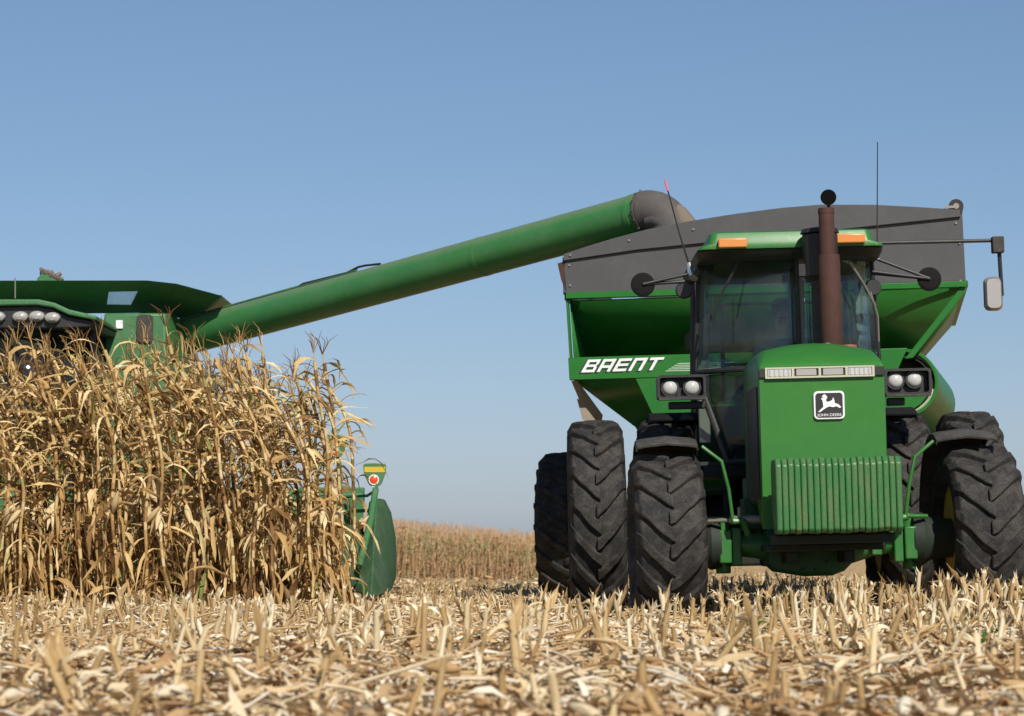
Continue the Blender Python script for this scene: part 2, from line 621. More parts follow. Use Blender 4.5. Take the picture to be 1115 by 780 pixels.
# ------------------------------------------------------------------ tyres and wheels
def make_tyre(parent, Ro, width, rim_r, lugs=22, lug_h=0.045, lug_w=0.058, sweep=0.30, mat='rubber'):
    """tractor tyre about the x axis at the origin: carcass plus chevron lugs in one mesh"""
    h = width / 2
    Rc = Ro - lug_h
    prof = [(-h * 0.72, rim_r), (-h * 0.95, rim_r + (Rc - rim_r) * 0.28), (-h * 1.0, rim_r + (Rc - rim_r) * 0.55),
            (-h * 0.95, Rc - 0.085), (-h * 0.86, Rc - 0.035), (-h * 0.5, Rc - 0.010), (0, Rc), (h * 0.5, Rc - 0.010),
            (h * 0.86, Rc - 0.035), (h * 0.95, Rc - 0.085), (h * 1.0, rim_r + (Rc - rim_r) * 0.55), (h * 0.95, rim_r + (Rc - rim_r) * 0.28), (h * 0.72, rim_r)]
    mb = MB()
    mb.lathe(prof, n=64, close=True)
    lr = random.Random(3)
    for side in (-1, 1):
        for k in range(lugs):
            base = 2 * math.pi * (k + (0.5 if side > 0 else 0)) / lugs
            secs = []
            for i in range(7):
                t = i / 6
                x = side * (-0.02 + (h * 0.99 + 0.02) * t)
                # outer end of each lug sits higher on the face turned to the camera
                th = base + sweep * (t ** 1.25) + lr.uniform(-0.008, 0.008)
                ww = lug_w * (1.2 - 0.2 * t + lr.uniform(-0.08, 0.08)) / 2
                if i == 6:
                    r0, r1 = Rc - 0.16, Rc - 0.055
                else:
                    r1 = Ro - 0.040 * (abs(x) / h) ** 3 - lr.uniform(0, 0.007)
                    r0 = Rc - 0.06 - 0.04 * t
                sec = []
                for rr, sg in ((r0, -1.25), (r1, -0.9), (r1, 0.9), (r0, 1.25)):
                    a = th + sg * ww / Ro
                    sec.append((x, -math.cos(a) * rr, math.sin(a) * rr))
                secs.append(sec)
            mb.loft(secs)
    return mb.build('tyre', mat, parent, bevel=0.010, segs=2)


def make_rim(parent, rim_r, width, mat='yellow', deep=0.10, side=1):
    h = width / 2 * 0.74
    mb = MB()
    s = side
    prof = [(-s * h, rim_r + 0.015), (-s * h, rim_r - 0.02), (s * (h - deep) * 0.2, rim_r - 0.05), (s * (h - deep), rim_r * 0.86),
            (s * (h - deep), rim_r * 0.45), (s * (h - deep + 0.05), rim_r * 0.36), (s * (h - deep + 0.05), 0.0001)]
    mb.lathe(prof, n=40)
    prof2 = [(s * h, rim_r + 0.015), (s * h, rim_r - 0.02), (s * (h - deep) * 0.9, rim_r - 0.055), (s * (h - deep - 0.03), rim_r * 0.84)]
    mb.lathe(prof2, n=40)
    for k in range(8):
        a = 2 * math.pi * k / 8
        c = Vector((s * (h - deep + 0.02), math.cos(a) * rim_r * 0.42, math.sin(a) * rim_r * 0.42))
        mb.tube([c - Vector((0.03, 0, 0)), c + Vector((0.03, 0, 0))], 0.022, 6)
    return mb.build('rim', mat, parent)


def make_wheel(parent, name, loc, Ro, width, rim_r, lugs, side=1, rimmat='yellow', steer=0, spin=0, **kw):
    w = sub(name, parent, loc)
    w.rotation_euler = (0, 0, R(steer))
    ty = make_tyre(w, Ro, width, rim_r, lugs, **kw)
    rm = make_rim(w, rim_r, width, rimmat, side=side)
    ty.rotation_euler.x = spin
    rm.rotation_euler.x = spin
    return w


# ------------------------------------------------------------------ tractor
T = Frame((2.45, 23.9, 0.0), yaw=-0.5, roll=-1.35)
tr = thing('tractor', 'green row crop tractor with front weights, rusty exhaust stack and dual rear tyres', 'tractor', T.M)
G = 0.0

# wheels
RT, RW = 0.90, 0.50
for sx in (-1, 1):
    make_wheel(tr, 'rear_wheel', (sx * 1.04, 0, RT - 0.05), RT, RW, 0.54, 19, side=sx, spin=0.05 * sx, lug_w=0.10, lug_h=0.045, sweep=0.33)
    make_wheel(tr, 'rear_wheel', (sx * 1.67, 0, RT - 0.05), RT, RW, 0.54, 19, side=sx, spin=0.13 + 0.04 * sx, lug_w=0.10, lug_h=0.045, sweep=0.33)
    make_wheel(tr, 'front_wheel', (sx * 1.235 + 0.05, -2.72, 0.66), 0.70, 0.56, 0.37, 16, side=sx, steer=1.5, spin=0.06 + 0.1 * sx, lug_w=0.10, lug_h=0.042, sweep=0.40)

# chassis and axles
mb = MB()
mb.box((-0.24, -3.3, 0.62), (0.24, -1.2, 1.0))
mb.box((-0.33, -1.3, 0.52), (0.33, 0.45, 1.25))
mb.box((-0.20, -2.5, 0.40), (0.20, 0.3, 0.60))
mb.tube([(0.0, -2.5, 0.48), (0.0, 0.2, 0.48)], 0.10, 14)
mb.tube([(-1.9, 0, RT - 0.05), (1.9, 0, RT - 0.05)], 0.075, 16)
mb.tube([(-0.95, 0, RT - 0.05), (-0.3, 0, RT - 0.05)], [0.14, 0.24], 20)
mb.tube([(0.3, 0, RT - 0.05), (0.95, 0, RT - 0.05)], [0.24, 0.14], 20)
mb.build('chassis', 'dark', tr, bevel=0.02)
mb = MB()   # engine
mb.box((-0.30, -3.1, 0.98), (0.30, -1.35, 1.55))
for i in range(6):
    mb.tube([(-0.30, -2.9 + i * 0.27, 1.25), (-0.38, -2.9 + i * 0.27, 1.15), (-0.40, -2.9 + i * 0.27, 0.95)], 0.035, 8)
    mb.box((0.29, -2.95 + i * 0.27, 1.1), (0.36, -2.80 + i * 0.27, 1.35))
mb.tube([(-0.42, -2.95, 0.96), (-0.42, -1.5, 0.96)], 0.05, 10)
mb.box((-0.52, -2.2, 0.72), (-0.26, -1.75, 0.98))
mb.tube([(-0.40, -1.7, 0.8), (-0.40, -1.7, 1.15)], 0.09, 14)
mb.build('engine', 'darkgreen', tr, bevel=0.015)

ax = MB()   # front axle: cast housing, widening into a drop case in the middle
secs = []
for x, zc, hz, hy in ((-0.62, 0.60, 0.085, 0.10), (-0.45, 0.59, 0.10, 0.11), (-0.36, 0.575, 0.12, 0.12), (0.24, 0.555, 0.13, 0.14), (0.34, 0.575, 0.12, 0.12), (0.45, 0.59, 0.10, 0.11), (0.62, 0.60, 0.085, 0.10)):
    secs.append([(x, -2.72 + hy * math.cos(a), zc + hz * math.sin(a)) for a in [math.copysign(1, 1) * 2 * math.pi * k / 20 for k in range(20)]])
ax.loft(secs)
front_axle = ax.build('front_axle', 'green', tr)
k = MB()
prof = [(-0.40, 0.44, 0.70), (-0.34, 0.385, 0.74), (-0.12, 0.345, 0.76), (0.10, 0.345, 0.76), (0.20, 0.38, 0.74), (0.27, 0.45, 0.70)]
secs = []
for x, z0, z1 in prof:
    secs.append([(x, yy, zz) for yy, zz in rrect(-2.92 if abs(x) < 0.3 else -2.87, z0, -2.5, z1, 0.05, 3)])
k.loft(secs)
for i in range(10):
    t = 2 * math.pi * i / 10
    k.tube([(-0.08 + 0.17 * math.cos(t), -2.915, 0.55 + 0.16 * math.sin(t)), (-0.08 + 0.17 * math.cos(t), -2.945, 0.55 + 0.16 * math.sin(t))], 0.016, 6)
k.build('differential_housing', 'darkgreen', front_axle, bevel=0.01)  # darker green paints in the shadow that falls on the axle centre
k = MB()
k.box((-0.46, -3.52, 0.545), (0.44, -2.95, 0.60))
k.box((-0.30, -3.45, 0.45), (-0.22, -2.95, 0.545))
k.box((0.14, -3.45, 0.45), (0.22, -2.95, 0.545))
k.build('axle_support', 'dark', front_axle, bevel=0.01)
for sx in (-1, 1):
    k = MB()
    k.box((sx * 0.60, -2.86, 0.44), (sx * 0.68, -2.58, 0.74))
    k.box((sx * 0.68, -2.90, 0.46), (sx * 0.78, -2.60, 0.72))
    k.tube([(sx * 0.74, -2.72, 0.38), (sx * 0.74, -2.72, 0.82)], 0.06, 14)
    k.build('steering_knuckle', 'green', front_axle, bevel=0.012)
    k = MB()
    k.lathe([(sx * 0.76, 0.20), (sx * 0.84, 0.21), (sx * 0.90, 0.17), (sx * 1.10, 0.15)], (0, -2.72, 0.62), 'x', 24)
    k.build('wheel_hub', 'dark', front_axle)
    k = MB()   # steering cylinder and tie rod
    k.tube([(sx * 0.36, -2.98, 0.80), (sx * 0.70, -2.98, 0.80)], 0.035, 12)
    k.tube([(sx * 0.66, -2.98, 0.80), (sx * 0.86, -2.90, 0.795)], 0.017, 10)
    k.tube([(sx * 0.62, -3.0, 0.90), (sx * 0.62, -3.0, 0.83), (sx * 0.66, -3.0, 0.80)], 0.02, 8)
    k.build('steering_cylinder', 'steel' if sx < 0 else 'green', front_axle)
k = MB()
k.box((0.42, -2.89, 0.50), (0.50, -2.83, 0.70))
k.build('axle_clamp', 'green', front_axle, bevel=0.008)

# hood
def hood_sec(y, hw, zt, zb, r, crown):
    pts = [(-hw, y, zb), (-hw, y, zt - r)]
    for i in range(1, 6):
        a = R(180 - 90 * i / 6)
        pts.append((-hw + r + r * math.cos(a), y, zt - r + r * math.sin(a)))
    for i in range(0, 9):
        t = i / 8
        pts.append(((-hw + r) * (1 - 2 * t), y, zt + crown * (1 - (2 * t - 1) ** 2)))
    for i in range(5, 0, -1):
        a = R(90 * i / 6)
        pts.append((hw - r + r * math.cos(a), y, zt - r + r * math.sin(a)))
    pts += [(hw, y, zt - r), (hw, y, zb)]
    return pts


mb = MB()
mb.loft([hood_sec(-3.50, 0.478, 1.962, 0.72, 0.03, 0.006), hood_sec(-3.485, 0.484, 1.982, 0.72, 0.04, 0.010), hood_sec(-3.40, 0.484, 2.03, 0.75, 0.07, 0.02),
         hood_sec(-3.20, 0.480, 2.105, 0.8, 0.11, 0.035), hood_sec(-2.9, 0.474, 2.14, 0.95, 0.13, 0.04), hood_sec(-2.2, 0.455, 2.16, 1.0, 0.13, 0.04), hood_sec(-1.35, 0.43, 2.17, 1.0, 0.13, 0.04)])
hood = mb.build('hood', 'green_clean', tr, bevel=0.012, smooth=32)
mb = MB()   # dark side screens of the hood
for sx in (-1, 1):
    mb.prism([(sx * 0.487, -3.38, 0.95), (sx * 0.461, -2.1, 1.0), (sx * 0.461, -2.1, 1.85), (sx * 0.487, -3.38, 1.82)], (sx * 0.008, 0, 0))
mb.build('side_screen', 'black', hood)

# lamp strip across the nose
yN = -3.50
a0, a1 = T(837, 402, yN), T(966, 412, yN)
zs0, zs1 = 1.870, 1.955
ls = MB()
ls.box((-0.480, yN - 0.020, zs0 + 0.008), (0.480, yN + 0.01, zs1 - 0.008))
strip = ls.build('headlight_strip', 'black', hood, bevel=0.004)
fr = MB()
x0, x1 = -0.425, 0.395
w4 = (x1 - x0) / 4
for i in range(5):
    xx = x0 + i * w4
    fr.box((xx - 0.009, yN - 0.032, zs0), (xx + 0.009, yN - 0.021, zs1))
for i in range(4):
    fr.box((x0 + i * w4 + 0.0095, yN - 0.032, zs0), (x0 + (i + 1) * w4 - 0.0095, yN - 0.021, zs0 + 0.014))
    fr.box((x0 + i * w4 + 0.0095, yN - 0.032, zs1 - 0.012), (x0 + (i + 1) * w4 - 0.0095, yN - 0.021, zs1))
fr.build('trim_frame', 'trim', strip)
for i in range(4):
    lp = MB()
    xa, xb = x0 + i * w4 + 0.014, x0 + (i + 1) * w4 - 0.014
    if i in (0, 3):
        lp.box((xa, yN - 0.028, zs0 + 0.016), (xb, yN - 0.0215, zs1 - 0.014))
        for q in range(5):
            xq = xa + (xb - xa) * (q + 0.5) / 5
            lp.tube([(xq, yN - 0.0275, zs0 + 0.018), (xq, yN - 0.0275, zs1 - 0.016)], 0.008, 6)
    else:
        lp.box((xa + 0.012, yN - 0.027, zs0 + 0.020), (xb - 0.012, yN - 0.0215, zs1 - 0.016))
    lp.build('headlight', 'lamp' if i in (0, 3) else 'lamp_grey', strip)

# badge
bc = T(902.5, 441.5, yN)
bx, bz = bc.x, bc.z
mb = MB()
mb.prism([(x, yN - 0.024, z) for x, z in rrect(bx - 0.118, bz - 0.108, bx + 0.118, bz + 0.108, 0.032)], (0, 0.03, 0))
badge = mb.build('badge', 'trim', hood, bevel=0.004)
badge.data.materials[0] = M['white']
mb = MB()
mb.prism([(x, yN - 0.0275, z) for x, z in rrect(bx - 0.104, bz - 0.094, bx + 0.104, bz + 0.094, 0.025)], (0, 0.003, 0))
mb.build('badge_field', 'black', badge)
deer = [(365, 245), (392, 262), (408, 292), (388, 322), (396, 355), (440, 350), (478, 328), (488, 290), (503, 322), (512, 375), (560, 392), (600, 432), (582, 446), (530, 420), (482, 432),
        (436, 420), (392, 436), (352, 462), (302, 496), (270, 496), (312, 458), (348, 425), (344, 380), (338, 330), (320, 316), (326, 296), (356, 302), (330, 276)]
mb = MB()
mb.prism([(bx + (u - 432) / 13 / 142, yN - 0.031, bz - (v - 402) / 13 / 142) for u, v in deer], (0, 0.003, 0))
mb.build('leaping_deer_emblem', 'white', badge, smooth=0)
text_mesh('JOHN DEERE', 0.030, 0.001, Matrix.Translation((bx, yN - 0.0295, bz - 0.085)) @ Matrix.Rotation(math.pi / 2, 4, 'X') @ Matrix.Scale(1.08, 4, (1, 0, 0)), 'lettering', 'white', badge)

# front weights
wb = sub('weight_rack', tr)
mb = MB()
mb.box((-0.40, -3.70, 0.66), (0.46, -3.50, 1.0))
mb.box((-0.44, -3.96, 0.60), (0.46, -3.60, 0.672))
mb.build('weight_bracket', 'dark', wb, bevel=0.01)
wx0, wx1 = T(845, 540, -4.15).x, T(983, 540, -4.15).x
ww = (wx1 - wx0) / 20
wz0, wz1 = 0.68, 1.24
for i in range(20):
    mb = MB()
    xa, xb = wx0 + i * ww + 0.0015, wx0 + (i + 1) * ww - 0.0015
    side = [(-4.15, wz0 + 0.03), (-4.15, wz1 - 0.05), (-4.10, wz1), (-3.80, wz1), (-3.74, wz1 - 0.06), (-3.74, wz0 + 0.2), (-3.9, wz0), (-4.12, wz0)]
    dz = rng.uniform(-0.006, 0.006)
    mb.prism([(xa, y + dz * 0.7, z + dz) for y, z in side], (xb - xa, 0, 0))
    mb.build('suitcase_weight', 'weight', wb, bevel=0.012, segs=3)

# front fenders with their brackets
for sx in (-1, 1):
    c = Vector((sx * 1.175, -2.72, 0.68))
    mb = MB()
    ro, ri = 0.785, 0.768
    secs = []
    for i in range(13):
        a = R(66 + 8.8 * i)     # from the front of the tyre over to the rear
        ca, sa = -math.cos(a), math.sin(a)
        sec = []
        for xx, rr in ((-0.285, ro - 0.05), (-0.275, ro - 0.015), (-0.22, ro), (0, ro + 0.02), (0.22, ro), (0.275, ro - 0.015), (0.285, ro - 0.05), (0.275, ri - 0.042), (0.262, ri - 0.015), (0.2, ri - 0.004), (0, ri + 0.014), (-0.2, ri - 0.004), (-0.262, ri - 0.015), (-0.275, ri - 0.042)):
            sec.append(c + Vector((xx * 0.87, ca * rr, sa * rr)))
        secs.append(sec)
    mb.loft(secs)
    fe = mb.build('front_fender', 'flap', tr, bevel=0.004)
    br = MB()
    br.tube([c + Vector((-sx * 0.27, -0.34, 0.70)), c + Vector((-sx * 0.42, -0.36, 0.58)), c + Vector((-sx * 0.47, -0.34, 0.36)), c + Vector((-sx * 0.50, -0.30, 0.10))], 0.015, 10)
    br.tube([c + Vector((-sx * 0.50, -0.30, 0.11)), c + Vector((-sx * 0.58, -0.30, 0.11)), c + Vector((-sx * 0.62, -0.28, 0.0))], 0.03, 10)
    br.build('fender_bracket', 'green', fe)
mb = MB()   # step bracket beside the front axle on the left
p0, p1 = T(772, 567, -2.6), T(809, 575, -2.6)
mb.box((p0.x, -2.75, p0.z - 0.03), (p1.x, -2.45, p0.z))
mb.prism([(p0.x, -2.7, p0.z - 0.03), (p0.x + 0.13, -2.7, p0.z - 0.03), (p0.x + 0.05, -2.7, p0.z - 0.18), (p0.x, -2.7, p0.z - 0.18)], (0, 0.05, 0))
mb.build('step_bracket', 'green_dusty', tr, bevel=0.005)

# cab -------------------------------------------------------------
cab = sub('cab', tr)
ZR, ZS, ZB = 3.05, 2.10, 1.33      # under the roof, sill line, foot of the front glass


def cab_y(x):
    return -1.24 + 0.42 * (abs(x) / 0.8) ** 2.2


def cab_hw(z):
    if z >= ZS:
        return 0.80 - 0.05 * (z - ZS) / (ZR - ZS)
    return 0.56 + 0.24 * (z - ZB) / (ZS - ZB)


def glass_panel(u0, u1, z0, z1, name, nx=10, nz=4, mat='glass'):
    mb = MB()
    vs, fs = [], []
    for j in range(nz + 1):
        z = z0 + (z1 - z0) * j / nz
        for i in range(nx + 1):
            x = (u0 + (u1 - u0) * i / nx) * cab_hw(z)
            vs.append((x, cab_y(x), z))
    for j in range(nz):
        for i in range(nx):
            a = j * (nx + 1) + i
            fs.append((a, a + 1, a + nx + 2, a + nx + 1))
    mb.add(vs, fs)
    return mb.build(name, mat, cab, smooth=180, solid=0.006)


SPLIT = 0.10 / 0.79
glass_panel(-0.985, SPLIT - 0.02, ZS + 0.03, ZR, 'windshield')
glass_panel(SPLIT + 0.02, 0.985, ZS + 0.03, ZR, 'windshield')
glass_panel(-0.97, -0.1, ZB, ZS - 0.03, 'lower_front_window', mat='glass_dark')
glass_panel(0.1, 0.97, ZB, ZS - 0.03, 'lower_front_window', mat='glass_dark')


def cab_bar(pts, r, name='cab_post', mat='black', par=None):
    mb = MB()
    mb.tube(pts, r, 10)
    return mb.build(name, mat, par or cab)


def fp(u, z, off=0.0):
    x = u * cab_hw(z)
    return (x, cab_y(x) + off, z)


for u in (-1, 1):
    cab_bar([fp(u, ZR), fp(u, 2.6), fp(u, ZS)], 0.020, 'front_post')
    cab_bar([fp(u, ZS), fp(u, 1.7), fp(u, ZB - 0.03)], 0.030, 'front_post')
    cab_bar([(u * 0.70, 0.70, ZR), (u * 0.73, 0.72, ZS), (u * 0.73, 0.72, 1.3)], 0.03, 'rear_post')
    cab_bar([(u * 0.735, 0.0, ZR), (u * 0.77, -0.02, ZS), (u * 0.77, -0.02, 1.4)], 0.022, 'door_post')
    cab_bar([fp(u, ZS), (u * 0.73, 0.72, ZS)], 0.022, 'side_rail')
    mb = MB()
    q = fp(u * 0.99, ZR)
    q2 = fp(u * 0.99, ZS)
    mb.add([(q[0], q[1] + 0.03, ZR), (u * 0.70, 0.68, ZR), (u * 0.73, 0.70, ZS), (q2[0], q2[1] + 0.03, ZS)], [(0, 1, 2, 3)])
    mb.build('side_window', 'glass', cab, solid=0.006)
cab_bar([fp(SPLIT, ZR), fp(SPLIT, 2.6), fp(SPLIT, ZS)], 0.020, 'windshield_post', 'inside')
cab_bar([fp(SPLIT - 0.045, ZR, -0.01), fp(SPLIT - 0.045, ZS, -0.01)], 0.012, 'door_seal', 'flap')
cab_bar([fp(u, ZS) for u in [i / 8 for i in range(-8, 9)]], 0.026, 'sill_rail')
cab_bar([fp(u, ZB - 0.02) for u in [i / 8 for i in range(-8, 9)]], 0.03, 'lower_rail')
mb = MB()
mb.box((-0.74, -0.6, 1.20), (0.74, 0.70, 1.30))
mb.build('cab_floor', 'black', cab)
mb = MB()
mb.add([(-0.69, 0.74, ZR), (0.69, 0.74, ZR), (0.72, 0.76, 1.9), (-0.72, 0.76, 1.9)], [(0, 1, 2, 3)])
mb.build('rear_window', 'glass', cab, solid=0.006)
mb = MB()   # rear window frame
for x in (-0.45, 0.42):
    mb.box((x - 0.02, 0.68, 1.95), (x + 0.02, 0.71, 2.82))
for z in (1.95, 2.26, 2.58, 2.82):
    mb.box((-0.43, 0.682, z - 0.014), (0.40, 0.708, z + 0.014))
mb.build('rear_frame', 'inside', cab)
mb = MB()   # lower back wall
mb.box((-0.74, 0.755, 1.2), (0.74, 0.80, 1.88))
mb.build('cab_back', 'darkgreen', cab)

for u, yy in ((-0.71, -0.45), (0.70, -0.45)):      # pale trim on the inner door posts
    mb = MB()
    mb.box((u - 0.05, yy - 0.02, 1.5), (u + 0.05, yy + 0.02, ZR - 0.02))
    mb.build('inner_trim', 'trim_grey', cab, bevel=0.01)

# roof
mb = MB()
secs = []
for z, hw, y0, y1 in ((ZR - 0.03, 0.775, -1.36, 0.86), (ZR + 0.03, 0.80, -1.44, 0.88), (ZR + 0.05, 0.80, -1.45, 0.88)):
    secs.append([(x, y, z) for x, y in rrect(-hw, y0, hw, y1, 0.20, 6)])
mb.loft(secs)
visor = mb.build('roof_visor', 'black', cab, bevel=0.008)
mb = MB()
secs = []
for z, hw, y0, y1 in ((ZR + 0.052, 0.79, -1.475, 0.86), (ZR + 0.075, 0.775, -1.48, 0.85), (ZR + 0.10, 0.70, -1.48, 0.84), (ZR + 0.19, 0.685, -1.44, 0.78), (ZR + 0.205, 0.66, -1.40, 0.7), (ZR + 0.21, 0.5, -1.2, 0.55)):
    secs.append([(x, y, z) for x, y in rrect(-hw, y0, hw, y1, 0.07, 6)])
mb.loft(secs)
roof = mb.build('roof', 'green', cab, smooth=40)
for sx, p in ((-1, T(797, 266, -1.43)), (1, T(925, 261, -1.43))):
    mb = MB()
    mb.box((p.x - 0.122, -1.535, p.z - 0.04), (p.x + 0.122, -1.44, p.z + 0.04))
    al = mb.build('amber_light', 'amber', roof, bevel=0.012, segs=3)

# wipers
mb = MB()
p = [T(803, 287, -1.30), T(787, 318, -1.29), T(775, 343, -1.27)]
mb.tube(p, 0.012, 6)
mb.tube([T(776, 322, -1.21), T(774, 347, -1.22), T(773, 377, -1.22)], 0.009, 6)
mb.build('wiper', 'black', cab)
mb = MB()
mb.tube([T(925, 285, -1.30), T(940, 308, -1.22), T(953, 333, -1.12)], 0.011, 6)
mb.tube([T(948, 318, -1.10), T(956, 345, -1.05), T(957, 372, -1.02)], 0.008, 6)
mb.build('wiper', 'steel', cab)

# seat, controls
seat = sub('driver_seat', cab, (0.06, 0.22, 0))
mb = MB()
mb.box((-0.27, -0.30, 1.66), (0.27, 0.22, 1.80))
mb.build('seat_cushion', 'cloth_seat', seat, bevel=0.04)
mb = MB()
mb.box((-0.25, 0.20, 1.78), (0.25, 0.32, 2.42))
mb.build('seat_back', 'cloth_seat', seat, bevel=0.05)
mb = MB()
mb.box((-0.2, -0.2, 1.3), (0.2, 0.2, 1.66))
mb.build('seat_base', 'black', seat)
st = sub('steering_column', cab, (0.02, -0.72, 0))
mb = MB()
mb.box((-0.20, -0.25, 1.3), (0.20, 0.05, 1.98))
mb.tube([(0, 0.0, 1.9), (0, 0.16, 2.10)], 0.04, 10)
mb.build('column', 'inside', st, bevel=0.03)
mb = MB()
cc, nn = Vector((0, 0.18, 2.12)), Vector((0, 0.5, 0.86)).normalized()
u_ = Vector((1, 0, 0))
v_ = nn.cross(u_)
mb.tube([cc + (u_ * math.cos(a) + v_ * math.sin(a)) * 0.2 for a in [2 * math.pi * i / 24 for i in range(25)]], 0.015, 8)
for k in range(3):
    a = 2 * math.pi * k / 3 + 0.5
    mb.tube([cc, cc + (u_ * math.cos(a) + v_ * math.sin(a)) * 0.2], 0.012, 6)
mb.build('steering_wheel', 'black', st)
mb = MB()
q = T(862, 318, -0.4)
mb.box((q.x - 0.035, -0.42, 2.25), (q.x + 0.035, -0.38, ZR))
mb.build('hanging_jacket', 'black', cab, bevel=0.02)
mb = MB()
mb.box((0.42, -0.35, 1.3), (0.70, 0.5, 2.02))
mb.build('side_console', 'inside', cab, bevel=0.03)

# mirrors, lights and aerials on the cab corners
def round_mirror(px, py, y, r, anchors, rt=0.35):
    c = T(px, py, y)
    mm = sub('round_mirror', cab)
    mb = MB()
    d = 0.03
    mb.lathe([(-0.018, 0.0001), (-0.018, r * 0.30), (-0.012, r * 0.8), (-0.004, r * 0.98), (0.008, r), (0.012, r * 0.97), (0.012, 0.0001)], c, 'y', 28)
    mb.build('mirror_shell', 'matt_black', mm, smooth=12)
    mb = MB()
    for a in anchors:
        mb.tube([c + Vector((0, -0.025, 0)), T(*a)], 0.014, 8)
    mb.build('mirror_arm', 'black', mm)


round_mirror(700, 310, -1.0, 0.105, [(757, 297, -1.0), (757, 306, -0.95)])
round_mirror(1012, 304, -1.0, 0.105, [(952, 281, -1.0), (950, 296, -1.0), (952, 298, -0.85)])
for px_, py_ in ((745, 316), (951, 313)):
    c = T(px_, py_, -0.95)
    mb = MB()
    mb.lathe([(-0.02, 0.0001), (-0.02, 0.065), (0.03, 0.075), (0.09, 0.045), (0.1, 0.0001)], c, 'y', 20)
    mb.tube([c + Vector((0, 0.05, 0)), T(762 if px_ < 850 else 950, 300, -0.9)], 0.016, 8)
    mb.build('work_light', 'black', cab)
rm = sub('long_arm_mirror', cab)
mb = MB()
mb.tube([T(948, 265, -1.15), T(1084, 262, -1.0)], 0.016, 8)
mb.tube([T(1088, 274, -1.0), T(1091, 322, -1.0)], 0.018, 8)
mb.tube([T(1091, 321, -1.0), T(1080, 322, -1.0)], 0.02, 8)
mb.build('mirror_arm', 'black', rm)
mb = MB()
a, b = T(1080, 276, -1.0), T(1092, 258, -1.0)
mb.box((a.x, -1.06, a.z), (b.x, -0.96, b.z))
mb.build('arm_joint', 'flap', rm, bevel=0.008)
mb = MB()
a, b = T(1071.5, 339, -0.95), T(1090, 302, -0.95)
sec0 = [(x, -1.03, z) for x, z in rrect(a.x + 0.02, a.z + 0.02, b.x - 0.02, b.z - 0.02, 0.04)]
sec1 = [(x, -1.00, z) for x, z in rrect(a.x, a.z, b.x, b.z, 0.05)]
sec2 = [(x, -0.95, z) for x, z in rrect(a.x, a.z, b.x, b.z, 0.05)]
mb.loft([sec0, sec1, sec2])
mb.build('mirror_shell', 'mirror_shell', rm)

ant = sub('radio_aerial', cab)
mb = MB()
mb.tube([T(753, 300, -1.0), T(750, 286, -1.0)], [0.035, 0.016], 10)
mb.tube([T(755, 303, -1.0), T(757, 296, -0.95)], 0.04, 10)
mb.build('aerial_base', 'chrome', ant)
mb = MB()
mb.tube([T(750, 287, -1.0), T(740, 255, -1.0), T(727, 207, -1.0)], [0.011, 0.008, 0.007], 6)
mb.build('whip', 'black', ant)
mb = MB()
mb.tube([T(727, 208, -1.0), T(724, 196, -1.0)], 0.010, 6)
mb.build('whip_tip', 'pink', ant)
ant = sub('radio_aerial', cab)
mb = MB()
mb.tube([T(955, 283, -1.0), T(955, 270, -1.0)], [0.03, 0.012], 10)
mb.build('aerial_base', 'chrome', ant)
mb = MB()
mb.tube([T(955, 271, -1.0), T(955.5, 155, -1.0)], [0.006, 0.0045], 6)
mb.build('whip', 'black', ant)

# exhaust, air intake, filler caps
ex = sub('exhaust_stack', tr)
q = T(905, 360, -1.9)
xe = q.x
mb = MB()
mb.lathe([(2.10, 0.085), (2.12, 0.092), (2.94, 0.092), (2.985, 0.088), (2.99, 0.066)], (xe, -1.9, 0), 'z', 28)
mb.build('muffler', 'rust', ex)
mb = MB()
mb.lathe([(2.99, 0.066), (3.375, 0.064), (3.375, 0.056), (3.2, 0.05)], (xe - 0.01, -1.9, 0), 'z', 24)
mb.lathe([(3.33, 0.068), (3.365, 0.068)], (xe - 0.01, -1.9, 0), 'z', 24)
mb.build('tailpipe', 'rust', ex)
mb = MB()
q = T(902, 215, -1.9)
mb.lathe([(-0.006, 0.0001), (-0.006, 0.066), (0.008, 0.066), (0.008, 0.0001)], q, 'y', 24)
mb.box((q.x - 0.012, -1.91, q.z - 0.085), (q.x + 0.012, -1.885, q.z - 0.05))
mb.build('rain_flap', 'soot', ex)
ai = sub('air_intake', tr)
q = T(893, 270, -1.60)
mb = MB()
mb.lathe([(2.1, 0.085), (2.80, 0.085)], (q.x, -1.6, 0), 'z', 20)
mb.build('intake_pipe', 'black', ai)
mb = MB()
mb.lathe([(2.80, 0.10), (2.84, 0.148), (3.185, 0.150), (3.19, 0.12), (3.20, 0.165), (3.235, 0.150), (3.25, 0.06), (3.25, 0.0001)], (q.x, -1.6, 0), 'z', 28)
mb.box((q.x - 0.19, -1.66, 2.84), (q.x - 0.10, -1.55, 2.94))
mb.build('pre_cleaner', 'black', ai)
q = T(923, 369, -1.7)
mb = MB()
mb.lathe([(2.14, 0.05), (2.215, 0.05), (2.22, 0.078), (2.245, 0.072), (2.25, 0.0001)], (q.x, -1.7, 0), 'z', 20)
mb.build('filler_cap', 'red', hood)
q = T(897, 372, -1.75)
mb = MB()
mb.lathe([(2.17, 0.045), (2.21, 0.042), (2.23, 0.02), (2.235, 0.0001)], (q.x - 0.02, -2.2, 0), 'z', 16)
mb.build('filler_cap', 'steel', hood)

